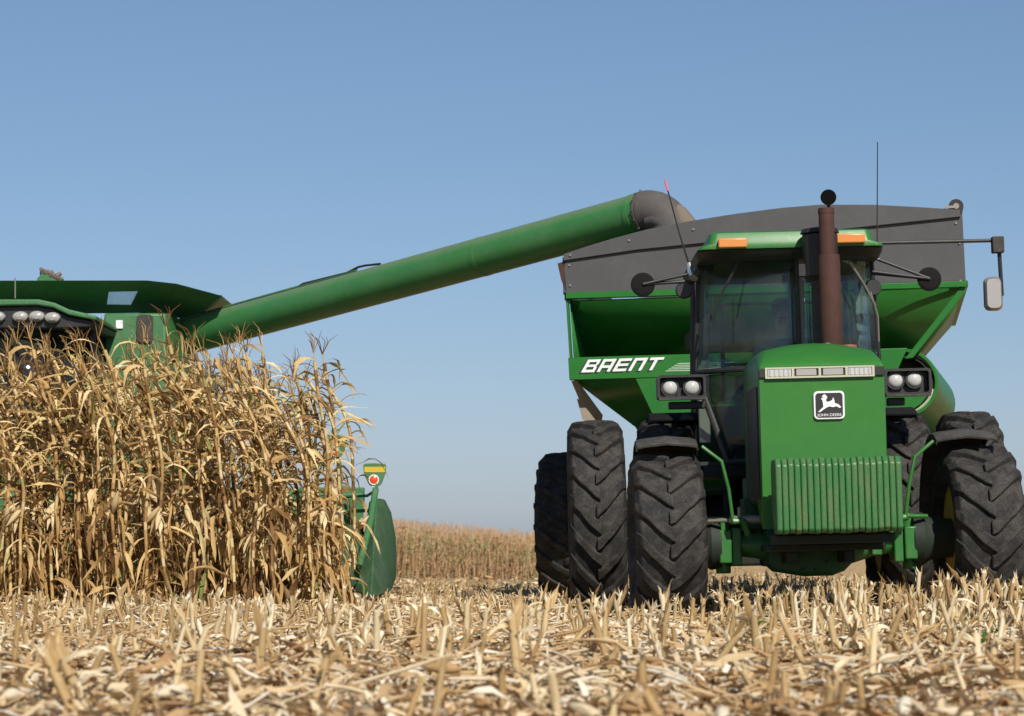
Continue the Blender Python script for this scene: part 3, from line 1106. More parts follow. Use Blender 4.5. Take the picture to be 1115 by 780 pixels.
# rear fenders with lamp boxes
for sx in (-1, 1):
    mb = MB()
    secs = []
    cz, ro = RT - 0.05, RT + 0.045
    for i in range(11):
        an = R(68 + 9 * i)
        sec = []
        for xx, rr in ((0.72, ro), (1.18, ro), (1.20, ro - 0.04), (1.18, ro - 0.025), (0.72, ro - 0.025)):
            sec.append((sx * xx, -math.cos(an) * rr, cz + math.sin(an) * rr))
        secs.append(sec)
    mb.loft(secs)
    rf = mb.build('rear_fender', 'matt_black', tr, bevel=0.006)  # black colour stands in for the shadow over the inner tyre
    if sx < 0:
        a, b = T(716, 435, -1.05), T(768, 408, -1.05)
        lamps = [(729.5, 422.5), (753.5, 422)]
    else:
        a, b = T(963, 431, -1.05), T(1013, 401, -1.05)
        lamps = [(975, 414.5), (995.5, 413.5)]
    lb = MB()
    zc = (a.z + b.z) / 2
    outer = [(x, -1.10, z) for x, z in rrect(a.x, a.z, b.x, b.z, 0.03)]
    inner = [(x, -1.10, z) for x, z in rrect(a.x + 0.022, a.z + 0.022, b.x - 0.022, b.z - 0.022, 0.02)]
    inner2 = [(p[0], -1.0, p[2]) for p in inner]
    back = [(p[0], -0.80, p[2]) for p in outer]
    lb.loft([inner2, inner, outer, back])
    lbo = lb.build('lamp_box', 'black', rf)
    mb = MB()
    mb.box((a.x + 0.01, -1.115, a.z - 0.012), (b.x - 0.01, -1.085, a.z + 0.008))
    mb.build('lamp_box_ledge', 'flap', lbo)
    for lx, ly in lamps:
        c = T(lx, ly, -1.04)
        mb = MB()
        mb.lathe([(-0.040, 0.0001), (-0.036, 0.030), (-0.022, 0.055), (0.0, 0.067), (0.03, 0.067)], c, 'y', 22)
        mb.build('work_lamp', 'lamp', lbo)
        mb = MB()
        mb.lathe([(-0.012, 0.069), (-0.012, 0.079), (0.03, 0.079)], c, 'y', 22)
        mb.build('lamp_ring', 'black', lbo)
    mb = MB()
    a2 = T(728, 446, -1.0) if sx < 0 else T(966, 442, -1.0)
    b2 = T(768, 437, -1.0) if sx < 0 else T(985, 433, -1.0)
    mb.box((a2.x, -1.02, a2.z), (b2.x, -0.935, b2.z))
    mb.build('lamp_bracket', 'black', lbo, bevel=0.01)

# ladder on the left, fuel tank, drawbar
mb = MB()
for x in (-0.92, -0.60):
    mb.box((x - 0.015, -1.25, 0.55), (x + 0.015, -1.15, 1.30))
for z in (0.58, 0.82, 1.06, 1.28):
    mb.box((-0.91, -1.30, z), (-0.61, -1.08, z + 0.03))
mb.build('cab_ladder', 'dark', tr)
mb = MB()
mb.box((0.36, -1.5, 0.62), (0.85, -0.9, 1.25))
mb.build('fuel_tank', 'dark', tr, bevel=0.06)
mb = MB()
mb.box((-0.05, 0.3, 0.44), (0.05, 1.30, 0.50))
mb.box((-0.4, 0.45, 0.5), (0.4, 0.75, 1.2))
for sx in (-1, 1):
    mb.beam((sx * 0.45, 0.4, 0.75), (sx * 0.42, 1.15, 0.42), 0.05, 0.08)
    mb.tube([(sx * 0.40, 0.5, 1.25), (sx * 0.43, 1.0, 0.5)], 0.03, 8)
mb.build('drawbar', 'dark', tr, bevel=0.01)

# ------------------------------------------------------------------ driver (seated, hands on the wheel)
def skin_mesh(name, joints, edges, mat, sublevels=2, root=0):
    me = bpy.data.meshes.new(name)
    me.from_pydata([j[:3] for j in joints], edges, [])
    o = bpy.data.objects.new(name, me)
    COL.objects.link(o)
    sk = o.modifiers.new('skin', 'SKIN')
    sv = me.skin_vertices[0].data if me.skin_vertices else None
    if sv is None:
        bm = bmesh.new()
        bm.from_mesh(me)
        bm.verts.layers.skin.verify()
        bm.to_mesh(me)
        bm.free()
        sv = me.skin_vertices[0].data
    for i, j in enumerate(joints):
        r = j[3]
        sv[i].radius = (r, j[4] if len(j) > 4 else r)
        sv[i].use_root = (i == root)
    ss = o.modifiers.new('subdiv', 'SUBSURF')
    ss.levels = ss.render_levels = sublevels
    dg = bpy.context.evaluated_depsgraph_get()
    me2 = bpy.data.meshes.new_from_object(o.evaluated_get(dg))
    bpy.data.objects.remove(o)
    me2.materials.clear()
    me2.materials.append(M[mat])
    me2.polygons.foreach_set('use_smooth', [True] * len(me2.polygons))
    o = bpy.data.objects.new(name, me2)
    COL.objects.link(o)
    return o


DX, DY = 0.06, 0.20
J = [(DX, DY, 1.90, 0.17, 0.13), (DX, DY + 0.02, 2.12, 0.165, 0.12), (DX, DY, 2.34, 0.19, 0.12), (DX, DY - 0.02, 2.44, 0.09, 0.08), (DX, DY - 0.04, 2.53, 0.062), (DX, DY - 0.06, 2.62, 0.085, 0.095), (DX, DY - 0.06, 2.73, 0.085, 0.10), (DX, DY - 0.05, 2.79, 0.05)]
E = [(0, 1), (1, 2), (2, 3), (3, 4), (4, 5), (5, 6), (6, 7)]
hand_roots = []
for s in (-1, 1):
    n = len(J)
    J += [(DX + s * 0.19, DY, 2.38, 0.072), (DX + s * 0.27, DY - 0.10, 2.14, 0.052), (DX + s * 0.20, DY - 0.42, 2.14, 0.040), (DX * 0.5 + s * 0.19, DY - 0.62, 2.17, 0.030), (DX * 0.4 + s * 0.18, DY - 0.68, 2.175, 0.034, 0.022)]
    E += [(2, n), (n, n + 1), (n + 1, n + 2), (n + 2, n + 3), (n + 3, n + 4)]
    h = n + 4
    for k, (off, ln) in enumerate(((-0.024, 0.9), (-0.008, 1.0), (0.008, 0.95), (0.024, 0.78))):
        b = Vector(J[h][:3])
        q = len(J)
        J += [(b.x - s * 0.01 + off, b.y - 0.035 * ln, b.z + 0.012, 0.0095), (b.x - s * 0.015 + off, b.y - 0.058 * ln, b.z - 0.004, 0.0085), (b.x - s * 0.015 + off, b.y - 0.050 * ln, b.z - 0.028, 0.0075)]
        E += [(h, q), (q, q + 1), (q + 1, q + 2)]
    q = len(J)
    J += [(b.x - s * 0.035, b.y - 0.01, b.z + 0.008, 0.011), (b.x - s * 0.05, b.y - 0.032, b.z + 0.004, 0.009)]
    E += [(h, q), (q, q + 1)]
    n = len(J)
    J += [(DX + s * 0.10, DY - 0.04, 1.88, 0.10), (DX + s * 0.16, DY - 0.45, 1.90, 0.075), (DX + s * 0.17, DY - 0.60, 1.50, 0.052), (DX + s * 0.17, DY - 0.62, 1.37, 0.042), (DX + s * 0.18, DY - 0.76, 1.335, 0.036)]
    E += [(0, n), (n, n + 1), (n + 1, n + 2), (n + 2, n + 3), (n + 3, n + 4)]
body = skin_mesh('person', J, E, 'shirt')
# one continuous figure; skin, shirt and trousers are face materials
me = body.data
me.materials.append(M['skin'])
me.materials.append(M['jeans'])
for p in me.polygons:
    c = p.center
    if c.z > 2.485 or (c.y < DY - 0.44 and 2.08 < c.z < 2.30):
        p.material_index = 1
    elif c.z < 1.99 and not (c.y > DY - 0.1 and c.z > 1.95):
        p.material_index = 2
dpar = body
drv = body
drv.matrix_world = T.M.copy()
tag(drv, 'person in blue shirt and dark cap driving, seated behind the tractor windshield', 'person')
fm = MB()
hc = Vector((DX, DY - 0.06, 2.69))
for s in (-1, 1):
    fm.lathe([(-0.012, 0.0001), (-0.008, 0.010), (0, 0.013), (0.008, 0.010), (0.012, 0.0001)], hc + Vector((s * 0.032, -0.084, 0.012)), 'y', 10)
face_bits = [(fm.build('eyes', 'hair'), 'hair')]
fm = MB()
fm.loft([[hc + Vector((x, y, z)) for x, y, z in ((-0.007, -0.085, 0.02), (0.007, -0.085, 0.02), (0.004, -0.10, 0.02))], [hc + Vector((x, y, z)) for x, y, z in ((-0.014, -0.088, -0.03), (0.014, -0.088, -0.03), (0, -0.125, -0.028))]])
for s in (-1, 1):
    fm.lathe([(-0.01, 0.0001), (-0.008, 0.022), (0.008, 0.026), (0.012, 0.0001)], hc + Vector((s * 0.09, 0.005, 0.0)), 'x', 12)
face_bits.append((fm.build('nose_ears', 'skin'), 'skin'))
fm = MB()
fm.box(hc + Vector((-0.026, -0.100, -0.063)), hc + Vector((0.026, -0.085, -0.052)))
face_bits.append((fm.build('mouth', 'red'), 'red'))
bm = bmesh.new()      # eyes, nose, ears and mouth belong to the one body mesh
bm.from_mesh(me)
for bit, mname in face_bits:
    if M[mname].name not in [m_.name for m_ in me.materials]:
        me.materials.append(M[mname])
    k = [m_.name for m_ in me.materials].index(M[mname].name)
    n0 = len(bm.faces)
    bm.from_mesh(bit.data)
    bm.faces.ensure_lookup_table()
    for f in bm.faces[n0:]:
        f.material_index = k
    bpy.data.objects.remove(bit)
bm.to_mesh(me)
bm.free()
fm = MB()
fm.lathe([(0.035, 0.102), (0.07, 0.103), (0.105, 0.085), (0.125, 0.045), (0.13, 0.0001)], hc + Vector((0, 0.01, 0)), 'z', 24)
fm.prism([hc + Vector((x, y, 0.036)) for x, y in ((-0.085, -0.05), (-0.08, -0.13), (-0.04, -0.17), (0.04, -0.17), (0.08, -0.13), (0.085, -0.05))], (0, 0, 0.012))
fm.build('cap', 'cap', drv)
fm = MB()
fm.lathe([(-0.05, 0.08), (-0.02, 0.097), (0.034, 0.098)], hc + Vector((0, 0.018, 0)), 'z', 24)
fm.build('hair', 'hair', drv)

# ------------------------------------------------------------------ grain cart
C = Frame((2.75, 29.6, 0.0), yaw=-8.0, roll=-1.3)
ct = thing('grain_cart', 'green grain cart with grey top boards hitched behind the tractor', 'grain cart', C.M)
YF = -2.75


def c_(px, py, y=YF):
    return C(px, py, y)


RIMZ = (c_(617, 318).z + c_(1050, 307).z) / 2
xl, xr = c_(617, 320).x, c_(1051, 310).x
LEN = 5.0
YB = YF + LEN
ext = sub('top_extension', ct)
mb = MB()
low = [(613, 319), (1051.5, 306), (1048, 236), (1043, 234), (914, 248), (773, 262), (694, 270), (615, 282)]
mb.prism([c_(*p) for p in low], (0, 0.03, 0))
mb.build('front_board', 'grey', ext, bevel=0.004)
mb = MB()
top = [(614, 276.5), (640, 268), (670, 259), (704, 250), (750, 241), (800, 233), (850, 226.5), (892, 223), (950, 223), (1000, 225.5), (1045, 228.5)]
seam = [(1046, 236), (914, 250), (773, 264), (694, 272), (613, 284)]
mb.prism([c_(*p, YF - 0.035) for p in top + seam], (0, 0.034, 0))
mb.build('bow_panel', 'grey', ext, bevel=0.004)
mb = MB()
tl, tr_ = c_(612, 280), c_(1048, 233)
mb.prism([(tl.x, YF + 0.032, tl.z), (tl.x, YF + 0.032, RIMZ), (tl.x, YB, RIMZ), (tl.x, YB, tl.z)], (0.03, 0, 0))
mb.prism([(tr_.x - 0.03, YF + 0.032, tr_.z), (xr - 0.03, YF + 0.032, RIMZ), (xr - 0.03, YB, RIMZ), (tr_.x - 0.03, YB, tr_.z)], (0.03, 0, 0))
mb.prism([(tl.x + 0.032, YB, tl.z), (tl.x + 0.032, YB, RIMZ), (xr - 0.032, YB, RIMZ), (tr_.x - 0.032, YB, tr_.z)], (0, -0.03, 0))
mb.build('side_board', 'grey', ext)
mb = MB()
mb.prism([c_(607, 287), c_(614, 285), c_(617, 320), c_(611, 305)], (0, 0.8, 0))
mb.build('corner_board', 'rust', ext)
mb = MB()   # rolled tarp along the right edge with its end bracket
q = c_(1041, 225)
mb.tube([(q.x, YF - 0.01, q.z), (q.x, YB, q.z)], 0.075, 18)
mb.build('rolled_tarp', 'black', ext)
mb = MB()
mb.lathe([(-0.012, 0.0001), (-0.012, 0.03), (0.012, 0.03)], (q.x, YF - 0.03, q.z), 'y', 14)
mb.box((q.x - 0.12, YF - 0.045, q.z - 0.02), (q.x, YF - 0.036, q.z + 0.005))
mb.build('tarp_bracket', 'steel', ext)
bo = MB()
for p in ((621, 311), (620, 289), (1046, 316 - 10), (1045, 265), (621, 278), (755, 250), (1041, 243), (685, 262)):
    q = c_(*p, YF - (0.04 if p[1] in (278, 250, 262) else 0.004))
    bo.lathe([(-0.010, 0.0001), (-0.010, 0.011), (0.0, 0.013)], q, 'y', 10)
bo.build('bolt', 'steel', ext)

hp = sub('hopper', ct)
rb = MB()
rb.prism([c_(616, 318.5, YF - 0.04), c_(1052, 306, YF - 0.04), c_(1052, 312.5, YF - 0.04), c_(616, 325.5, YF - 0.04)], (0, 0.09, 0))
rb.box((xl - 0.03, YF + 0.052, RIMZ - 0.06), (xl + 0.05, YB, RIMZ - 0.002))
rb.box((xr - 0.05, YF + 0.052, RIMZ - 0.06), (xr + 0.03, YB, RIMZ - 0.002))
rb.build('rim_rail', 'hopper', hp, bevel=0.006)
# sloping front sheet, side sheets, lower bin
ZT = RIMZ - 0.07
b0, b1 = c_(622, 400, YF + 0.9), c_(985, 397, YF + 0.9)
mb = MB()
xlb, xrb = c_(622, 400).x, c_(987, 396).x
Z2 = c_(700, 398).z
XL0, XR0 = xl + 0.03, xr - 0.03
FI = 1.5
mb.add([(XL0, YF + 0.055, ZT), (XR0, YF + 0.055, ZT), (xrb, YF + FI, Z2), (XL0 - 0.01, YF + FI, Z2)], [(0, 1, 2, 3)])
mb.build('slope_sheet', 'hopper', hp, solid=0.012)
mb = MB()
mb.add([(XL0, YB - 0.03, ZT), (XR0, YB - 0.03, ZT), (xrb + 0.02, YB - FI, Z2), (XL0 + 0.06, YB - FI, Z2)], [(0, 1, 2, 3)])
mb.build('slope_sheet', 'hopper', hp, solid=0.012)
mb = MB()
mb.add([(XR0, YF + 0.055, ZT), (XR0, YB - 0.03, ZT), (xrb, YB - FI, Z2), (xrb, YF + FI, Z2)], [(0, 1, 2, 3)])
mb.build('side_sheet', 'hopper', hp, solid=0.012)
mb = MB()
mb.add([(XL0 - 0.005, YF + 0.10, ZT), (XL0 - 0.005, YB - 0.03, ZT), (XL0 + 0.03, YB - 0.03, Z2 - 0.12), (XL0 + 0.03, YF + 0.10, Z2 - 0.12)], [(0, 1, 2, 3)])
mb.build('side_wall', 'hopper', hp, solid=0.012)
mb = MB()
mb.add([(XL0, YF + 0.055, ZT), (XL0, YB - 0.03, ZT), (XL0 - 0.01, YB - FI, Z2), (XL0 - 0.01, YF + FI, Z2)], [(0, 1, 2, 3)])
mb.build('side_sheet', 'hopper', hp, solid=0.012)
# lower bin converging on the sump
Z3 = 0.95
mb = MB()
xa, xb = XL0 + 0.06, xrb
sA, sB = xa + 0.95, xb - 0.9
zu = Z2 - 0.12
mb.add([(xa - 0.05, YF + 0.11, zu), (xb, YF + 0.11, zu), (xb - 0.25, YF + 1.75, zu - 0.42), (xa + 0.42, YF + 1.75, zu - 0.42)], [(0, 1, 2, 3)])
mb.add([(xa - 0.05, YF + 0.11, zu), (xa + 0.42, YF + 1.75, zu - 0.42), (xa, YB - FI, Z2)], [(0, 1, 2)])
top4 = [(xa + 0.42, YF + 1.75, zu - 0.42), (xb - 0.25, YF + 1.75, zu - 0.42), (xb, YB - FI, Z2), (xa, YB - FI, Z2)]
bot4 = [(sA, YF + 2.5, Z3), (sB, YF + 2.5, Z3), (sB, YB - 1.8, Z3), (sA, YB - 1.8, Z3)]
mb.loft([bot4, top4], cap=False)
mb.add(bot4, [(0, 1, 2, 3)])
mb.build('lower_bin', 'hopper', hp, solid=0.012)
mb = MB()
mb.loft([[(-1.15, YF + 1.9, 0.36), (0.30, YF + 1.9, 0.36), (0.30, YB - 1.2, 0.36), (-1.15, YB - 1.2, 0.36)], [(-1.45, YF + 1.8, 0.97), (0.75, YF + 1.8, 0.97), (0.75, YB - 1.0, 0.97), (-1.45, YB - 1.0, 0.97)]])
mb.build('sump', 'dark', hp, bevel=0.03)
# front frame in the plane of the rim: left post, name beam, right diagonal
mb = MB()
mb.prism([c_(616, 326), c_(618.5, 326), c_(622.5, 389), c_(620, 389)], (0, 0.10, 0))
mb.build('corner_post', 'hopper', hp, bevel=0.005)
mb = MB()
mb.prism([c_(1046, 313), c_(1052, 313), c_(1051, 318), c_(994, 390), c_(985, 391)], (0, 0.05, 0))
mb.build('diagonal_gusset', 'hopper', hp, bevel=0.005)
mb = MB()
mb.prism([c_(618.5, 389.5), c_(988, 379), c_(977, 404), c_(620, 414)], (0, 0.10, 0))
beam = mb.build('name_beam', 'hopper', hp, bevel=0.006)
# lettering on the beam: slanted block capitals, laid out in (u, v) with u along the beam
def letter_boxes(ch):
    s = 0.24
    return {
        'B': [(0, 0, s, 1), (s, 0.80, 1.0, 1), (s, 0.42, 0.92, 0.60), (s, 0, 1.0, 0.20), (0.80, 0.60, 1.0, 0.80), (0.78, 0.20, 1.0, 0.42)],
        'R': [(0, 0, s, 1), (s, 0.80, 1.0, 1), (s, 0.30, 0.76, 0.50), (0.76, 0, 1.0, 0.80)],
        'E': [(0, 0, s, 1), (s, 0.80, 1.0, 1), (s, 0.41, 0.94, 0.60), (s, 0, 1.0, 0.20)],
        'N': [(0, 0, s, 1), (s, 0.80, 0.76, 1), (0.76, 0, 1.0, 1)],
        'T': [(0, 0.80, 1.05, 1), (0.40, 0, 0.64, 0.80)],
    }[ch]


BA, BB = c_(632, 405.6, YF), c_(726, 389.5, YF)       # lower left and upper right of the word


def place_word(mbx, du, dv, y):
    # baseline runs from (632,405.6) to (712,404) in the photograph
    o = c_(632.5, 405.8, y)
    e = c_(718, 403.0, y) - o
    up = c_(640.5, 391.8, y) - o
    n = 5
    cw = e / (n * 1.0 + 0.5)
    for i, ch in enumerate('BRENT'):
        for (x0_, z0_, x1_, z1_) in letter_boxes(ch):
            off = cw * (i * 1.10) + Vector((du, 0, dv))
            w_ = cw * 0.92
            P = lambda a_, b_: o + off + w_ * a_ + up * b_
            mbx.prism([P(x0_, z0_), P(x1_, z0_), P(x1_, z1_), P(x0_, z1_)], (0, 0.003, 0))


mb = MB()
place_word(mb, -0.022, -0.012, YF - 0.0045)
mb.build('lettering_shadow', 'black', beam, smooth=0)
mb = MB()
place_word(mb, 0, 0, YF - 0.009)
mb.build('lettering', 'white', beam, smooth=0)
mb = MB()
for i in range(5):
    za = 395.6 + i * 2.0
    mb.prism([c_(738 - i * 3.2, za, YF - 0.004), c_(800, za - 1.6, YF - 0.004), c_(800, za - 0.4, YF - 0.004), c_(737 - i * 3.2, za + 0.9, YF - 0.004)], (0, 0.003, 0))
mb.build('fading_stripe', 'stripe', beam, smooth=0)
mb = MB()
mb.prism([c_(622, 415, YF + 0.1), c_(629, 415, YF + 0.1), c_(656, 452, YF + 0.5), c_(653, 470, YF + 0.5), c_(645, 470, YF + 0.5)], (0, 0.04, 0))
mb.build('side_brace', 'tan_steel', hp)
mb = MB()
mb.prism([c_(628, 434, YF + 0.3), c_(632, 436, YF + 0.3), c_(648, 458, YF + 0.3), c_(640, 470, YF + 0.3), c_(634, 456, YF + 0.3)], (0, 0.3, 0))
mb.build('side_brace', 'tan_steel', hp)
mb = MB()
mb.prism([c_(692, 412.5), c_(800, 409), c_(800, 470), c_(770, 476), c_(722, 476)], (0, 0.04, 0))
mb.build('front_plate', 'hopper', hp, bevel=0.005)

# running gear, tongue
mb = MB()
mb.box((-1.15, -0.2, 0.65), (1.15, 0.2, 0.95))
mb.box((-0.9, YF + 0.9, 0.72), (-0.7, YB - 1.2, 0.94))
mb.box((0.7, YF + 0.9, 0.72), (0.9, YB - 1.2, 0.94))
hx = C.I @ (T.M @ Vector((0, 1.22, 0.50)))
mb.beam((-0.8, YF + 1.0, 0.8), (hx.x, hx.y + 0.1, 0.52), 0.16, 0.18)
mb.beam((0.8, YF + 1.0, 0.8), (hx.x, hx.y + 0.1, 0.52), 0.16, 0.18)
mb.tube([(hx.x, hx.y + 0.15, 0.52), (hx.x, hx.y - 0.05, 0.52)], 0.06, 12)
mb.build('frame_and_tongue', 'hopper', ct, bevel=0.01)
for sx in (-1, 1):
    q = C(608, 560, 0.0)
    xw = q.x + 0.17 if sx < 0 else 2.0
    make_wheel(ct, 'cart_wheel', (xw, 0, 0.82), 0.86, 0.72, 0.44, 20, side=sx, lug_h=0.035, lug_w=0.075, sweep=0.34)
mb = MB()
mb.tube([(-1.9, 0, 0.82), (1.9, 0, 0.82)], 0.07, 14)
mb.build('axle', 'dark', ct)
# folded unloading auger on the right: open tube end facing the tractor
q = c_(984, 417, YF + 0.10)
rr = (c_(1022, 417, YF + 0.1) - q).x
ua = sub('unloading_auger', ct)
mb = MB()
a_dir = Vector((0.10, 1, -0.05)).normalized()
prof = []
m_ = Matrix.Translation(q) @ Vector((0, 1, 0)).rotation_difference(a_dir).to_matrix().to_4x4()
tmp = MB()
tmp.lathe([(0, rr), (0.02, rr), (2.2, rr), (2.2, rr - 0.02), (0.02, rr - 0.035), (0, rr - 0.035)], (0, 0, 0), 'y', 40, close=True)
mb.add([m_ @ Vector(v) for v in tmp.v], tmp.f)
mb.build('auger_tube', 'hopper', ua, bevel=0.004)
mb = MB()
tmp = MB()
tmp.lathe([(0.22, rr - 0.04), (0.24, 0.05), (2.0, 0.05)], (0, 0, 0), 'y', 30)
for k in range(30):
    a = k * 0.35
tmp.lathe([(0.04, rr - 0.05), (0.09, rr - 0.05), (0.09, rr - 0.085), (0.04, rr - 0.085)], (0, 0, 0), 'y', 36, close=True)
mb.add([m_ @ Vector(v) for v in tmp.v], tmp.f)
mb.build('auger_flighting', 'dark', ua)
mb = MB()
tmp = MB()
tmp.tube([(rr * 0.86 * math.cos(t), 0.03, rr * 0.86 * math.sin(t)) for t in [R(-70 + 8 * i) for i in range(8)]], 0.014, 6)
mb.add([m_ @ Vector(v) for v in tmp.v], tmp.f)
mb.build('seal_strip', 'trim', ua)
mb = MB()
mb.prism([c_(955, 427, YF + 0.06), c_(1006, 425, YF + 0.06), c_(1011, 429, YF + 0.06), c_(1003, 440, YF + 0.06), c_(992, 447, YF + 0.06), c_(978, 449, YF + 0.06), c_(955, 446, YF + 0.06)], (0, 0.03, 0))
mb.build('auger_boot', 'hopper', ua, bevel=0.004)

# ------------------------------------------------------------------ combine harvester
K = Frame((-6.05, 33.4, 0.0), yaw=0, roll=0)
cb = thing('combine_harvester', 'green combine harvester behind the standing corn with its unloading auger swung out', 'combine', K.M)
k_ = K
mb = MB()
# body: threshing housing and side shields
mb.box((-1.75, -0.2, 1.0), (1.75, 5.6, 3.05))
mb.build('body', 'combine', cb, bevel=0.05)
mb = MB()
pa = [K(113, 341, -0.9), K(181, 341, -0.9), K(181, 520, -0.9), K(113, 520, -0.9)]
mb.prism(pa, (0, 0.72, 0))
fp_ = mb.build('front_panel', 'combine', cb, bevel=0.03)
mb = MB()
mb.prism([K(181, 340, -0.86), K(204, 352, -0.3), K(204, 520, -0.3), K(181, 520, -0.86)], (0.0, 0.4, 0))
mb.build('corner_panel', 'green_dusty', cb, bevel=0.02)
mb = MB()
a, b = K(149, 373, -0.9), K(167, 343, -0.9)
mb.prism([(x, -0.935, z) for x, z in rrect(a.x, a.z, b.x, b.z, 0.05)], (0, 0.02, 0))
mb.build('vent_screen', 'flap', fp_)
mb = MB()
a, b = K(126.5, 358, -0.9), K(134, 349, -0.9)
mb.prism([(x, -0.925, z) for x, z in rrect(a.x, a.z, b.x, b.z, 0.01)], (0, 0.02, 0))
mb.build('white_decal', 'white', fp_)
mb = MB()
a, b = K(113, 401, -0.9), K(158, 398, -0.9)
mb.box((a.x, -0.93, a.z), (b.x, -0.905, b.z))
mb.build('white_decal', 'white', fp_)
mb = MB()
for px_ in (142, 152):
    q = K(px_, 470, -0.95)
    mb.lathe([(-0.06, 0.0001), (-0.05, 0.05), (0, 0.085), (0.05, 0.085)], q, 'y', 20)
mb.build('side_lamp', 'lamp', fp_)
mb = MB()
for z in (1.75, 1.85, 1.95):
    mb.box((K(120, 480, -0.9).x, -0.95, z), (K(175, 480, -0.9).x, -0.905, z + 0.03))
mb.build('louvre', 'combine', fp_)

# cab
cc_ = sub('combine_cab', cb)
mb = MB()
rp = [(-60, 331), (-10, 326), (42, 326), (60, 330), (75, 337), (105, 344), (105, 349), (74, 343), (58, 335), (40, 332), (-60, 334)]
mb.prism([K(*p, -2.55) for p in rp], (0, 2.3, 0))
mb.build('cab_roof', 'combine', cc_, bevel=0.03)
mb = MB()
rp = [(-60, 334.5), (40, 332.5), (58, 335.5), (74, 343.5), (104, 349.5), (104, 356), (74, 358), (-60, 358)]
mb.prism([K(*p, -2.47) for p in rp], (0, 2.1, 0))
mb.build('light_visor', 'black', cc_, bevel=0.02)
for px_, py_ in ((-22, 345), (-3, 345), (22, 345), (40, 344.5), (57, 346)):
    q = K(px_, py_, -2.52)
    mb = MB()
    tmp = MB()
    tmp.lathe([(-0.05, 0.0001), (-0.045, 0.05), (-0.02, 0.085), (0.02, 0.095), (0.06, 0.09)], (0, 0, 0), 'y', 22)
    mb.add([q + Vector((v[0], v[1], v[2] * 0.68)) for v in tmp.v], tmp.f)
    mb.build('roof_light', 'lamp_grey', cc_)
xg = K(100, 400, -2.2).x
zt_, zb_ = K(0, 357, -2.2).z, 1.5
mb = MB()
vs, fs = [], []
for j, z in enumerate((zb_, zt_)):
    for i in range(13):
        t = -1 + 2 * i / 12
        vs.append((t * (xg - 0.05), -2.35 + 0.45 * abs(t) ** 2.5 + (0.12 if j == 0 else 0), z))
fs = [(i, i + 1, 14 + i, 13 + i) for i in range(12)]
mb.add(vs, fs)
mb.build('windshield', 'glass_dark', cc_, smooth=180, solid=0.008)
for s in (-1, 1):
    mb = MB()
    mb.add([(s * (xg - 0.05), -1.9, zb_), (s * (xg - 0.05), -0.6, zb_), (s * (xg - 0.05), -0.6, zt_), (s * (xg - 0.05), -1.9, zt_)], [(0, 1, 2, 3)])
    mb.build('side_window', 'glass_dark', cc_, solid=0.008)
    mb = MB()
    mb.tube([(s * (xg - 0.04), -1.9, zb_), (s * (xg - 0.04), -1.9, zt_ + 0.03)], 0.035, 10)
    mb.tube([(s * (xg - 0.02), -0.6, zb_), (s * (xg - 0.02), -0.6, zt_ + 0.03)], 0.06, 10)
    mb.build('cab_post', 'black', cc_)
mb = MB()
mb.box((-xg, -2.2, 1.2), (xg, -0.55, 1.48))
mb.build('cab_floor', 'black', cc_, bevel=0.03)
mb = MB()
mb.box((-xg + 0.06, -0.58, 1.48), (xg - 0.06, -0.5, zt_))
mb.build('cab_back', 'inside', cc_)
mb = MB()
mb.box((-0.28, -1.3, 1.75), (0.28, -0.85, 1.9))
mb.box((-0.28, -0.88, 1.9), (0.28, -0.72, 2.55))
mb.build('operator_seat', 'cloth_seat', cc_, bevel=0.04)
mb = MB()
mb.tube([(0, -1.9, 1.48), (0, -1.65, 2.05)], 0.05, 10)
mb.tube([Vector((0, -1.63, 2.08)) + Vector((0.2 * math.cos(a), 0.09 * math.sin(a), 0.17 * math.sin(a))) for a in [2 * math.pi * i / 20 for i in range(21)]], 0.015, 6)
mb.build('steering_column', 'black', cc_)
mb = MB()
mb.tube([K(0, 352, -2.45), K(22, 378, -2.42)], 0.014, 6)
mb.build('wiper', 'black', cc_)
mb = MB()
q = K(85, 356, -0.95)
mb.box((q.x - 0.05, -2.0, q.z - 0.06), (q.x + 0.05, -1.95, q.z + 0.06))
mb.build('marker_lamp', 'lamp', cc_, bevel=0.01)
mb = MB()
mb.tube([K(16.5, 325, -2.4), K(16.5, 303, -2.4)], 0.008, 6)
mb.build('aerial', 'steel', cc_)
# grain tank extension, flared outwards
mt = sub('grain_tank', cb)
ft = [K(-330, 306, -1.15), K(160, 305.5, -1.15), K(192, 309, -1.15), K(241, 322, -1.15)]
fb = [K(-290, 345, -0.15), K(150, 341, -0.15), K(180, 343, -0.15), K(206, 349.5, -0.15)]
def on_front(px, py, off):
    # point of the sloping front extension under a pixel
    n = (ft[1] - fb[1]).cross(ft[0] - ft[1]).normalized()
    if n.y > 0:
        n = -n
    r = K.r3 @ ray(px, py)
    return K.o + r * ((ft[1] + n * off - K.o).dot(n) / r.dot(n))
hole = [on_front(*p, 0) for p in ((118.5, 318), (150, 317.3), (142.5, 332), (116.5, 331.5))]
hw_ = [on_front(*p, 0) for p in ((118.5, 318), (150, 317.3), (142.5, 332), (116.5, 331.5))]
mb = MB()
A, B2, C2, D2 = hole
mb.add([ft[0], A, D2, fb[0]], [(0, 1, 2, 3)])
mb.add([ft[0], ft[1], B2, A], [(0, 1, 2, 3)])
mb.add([ft[1], fb[1], C2, B2], [(0, 1, 2, 3)])
mb.add([fb[0], D2, C2, fb[1]], [(0, 1, 2, 3)])
mb.add(ft + fb, [(1, 2, 6, 5), (2, 3, 7, 6)])
mb.build('front_extension', 'combine', mt, smooth=0)
mb = MB()
mb.add(hole, [(0, 1, 2, 3)])
mb.build('tank_window', 'glass_clear', mt, smooth=0)
mb = MB()
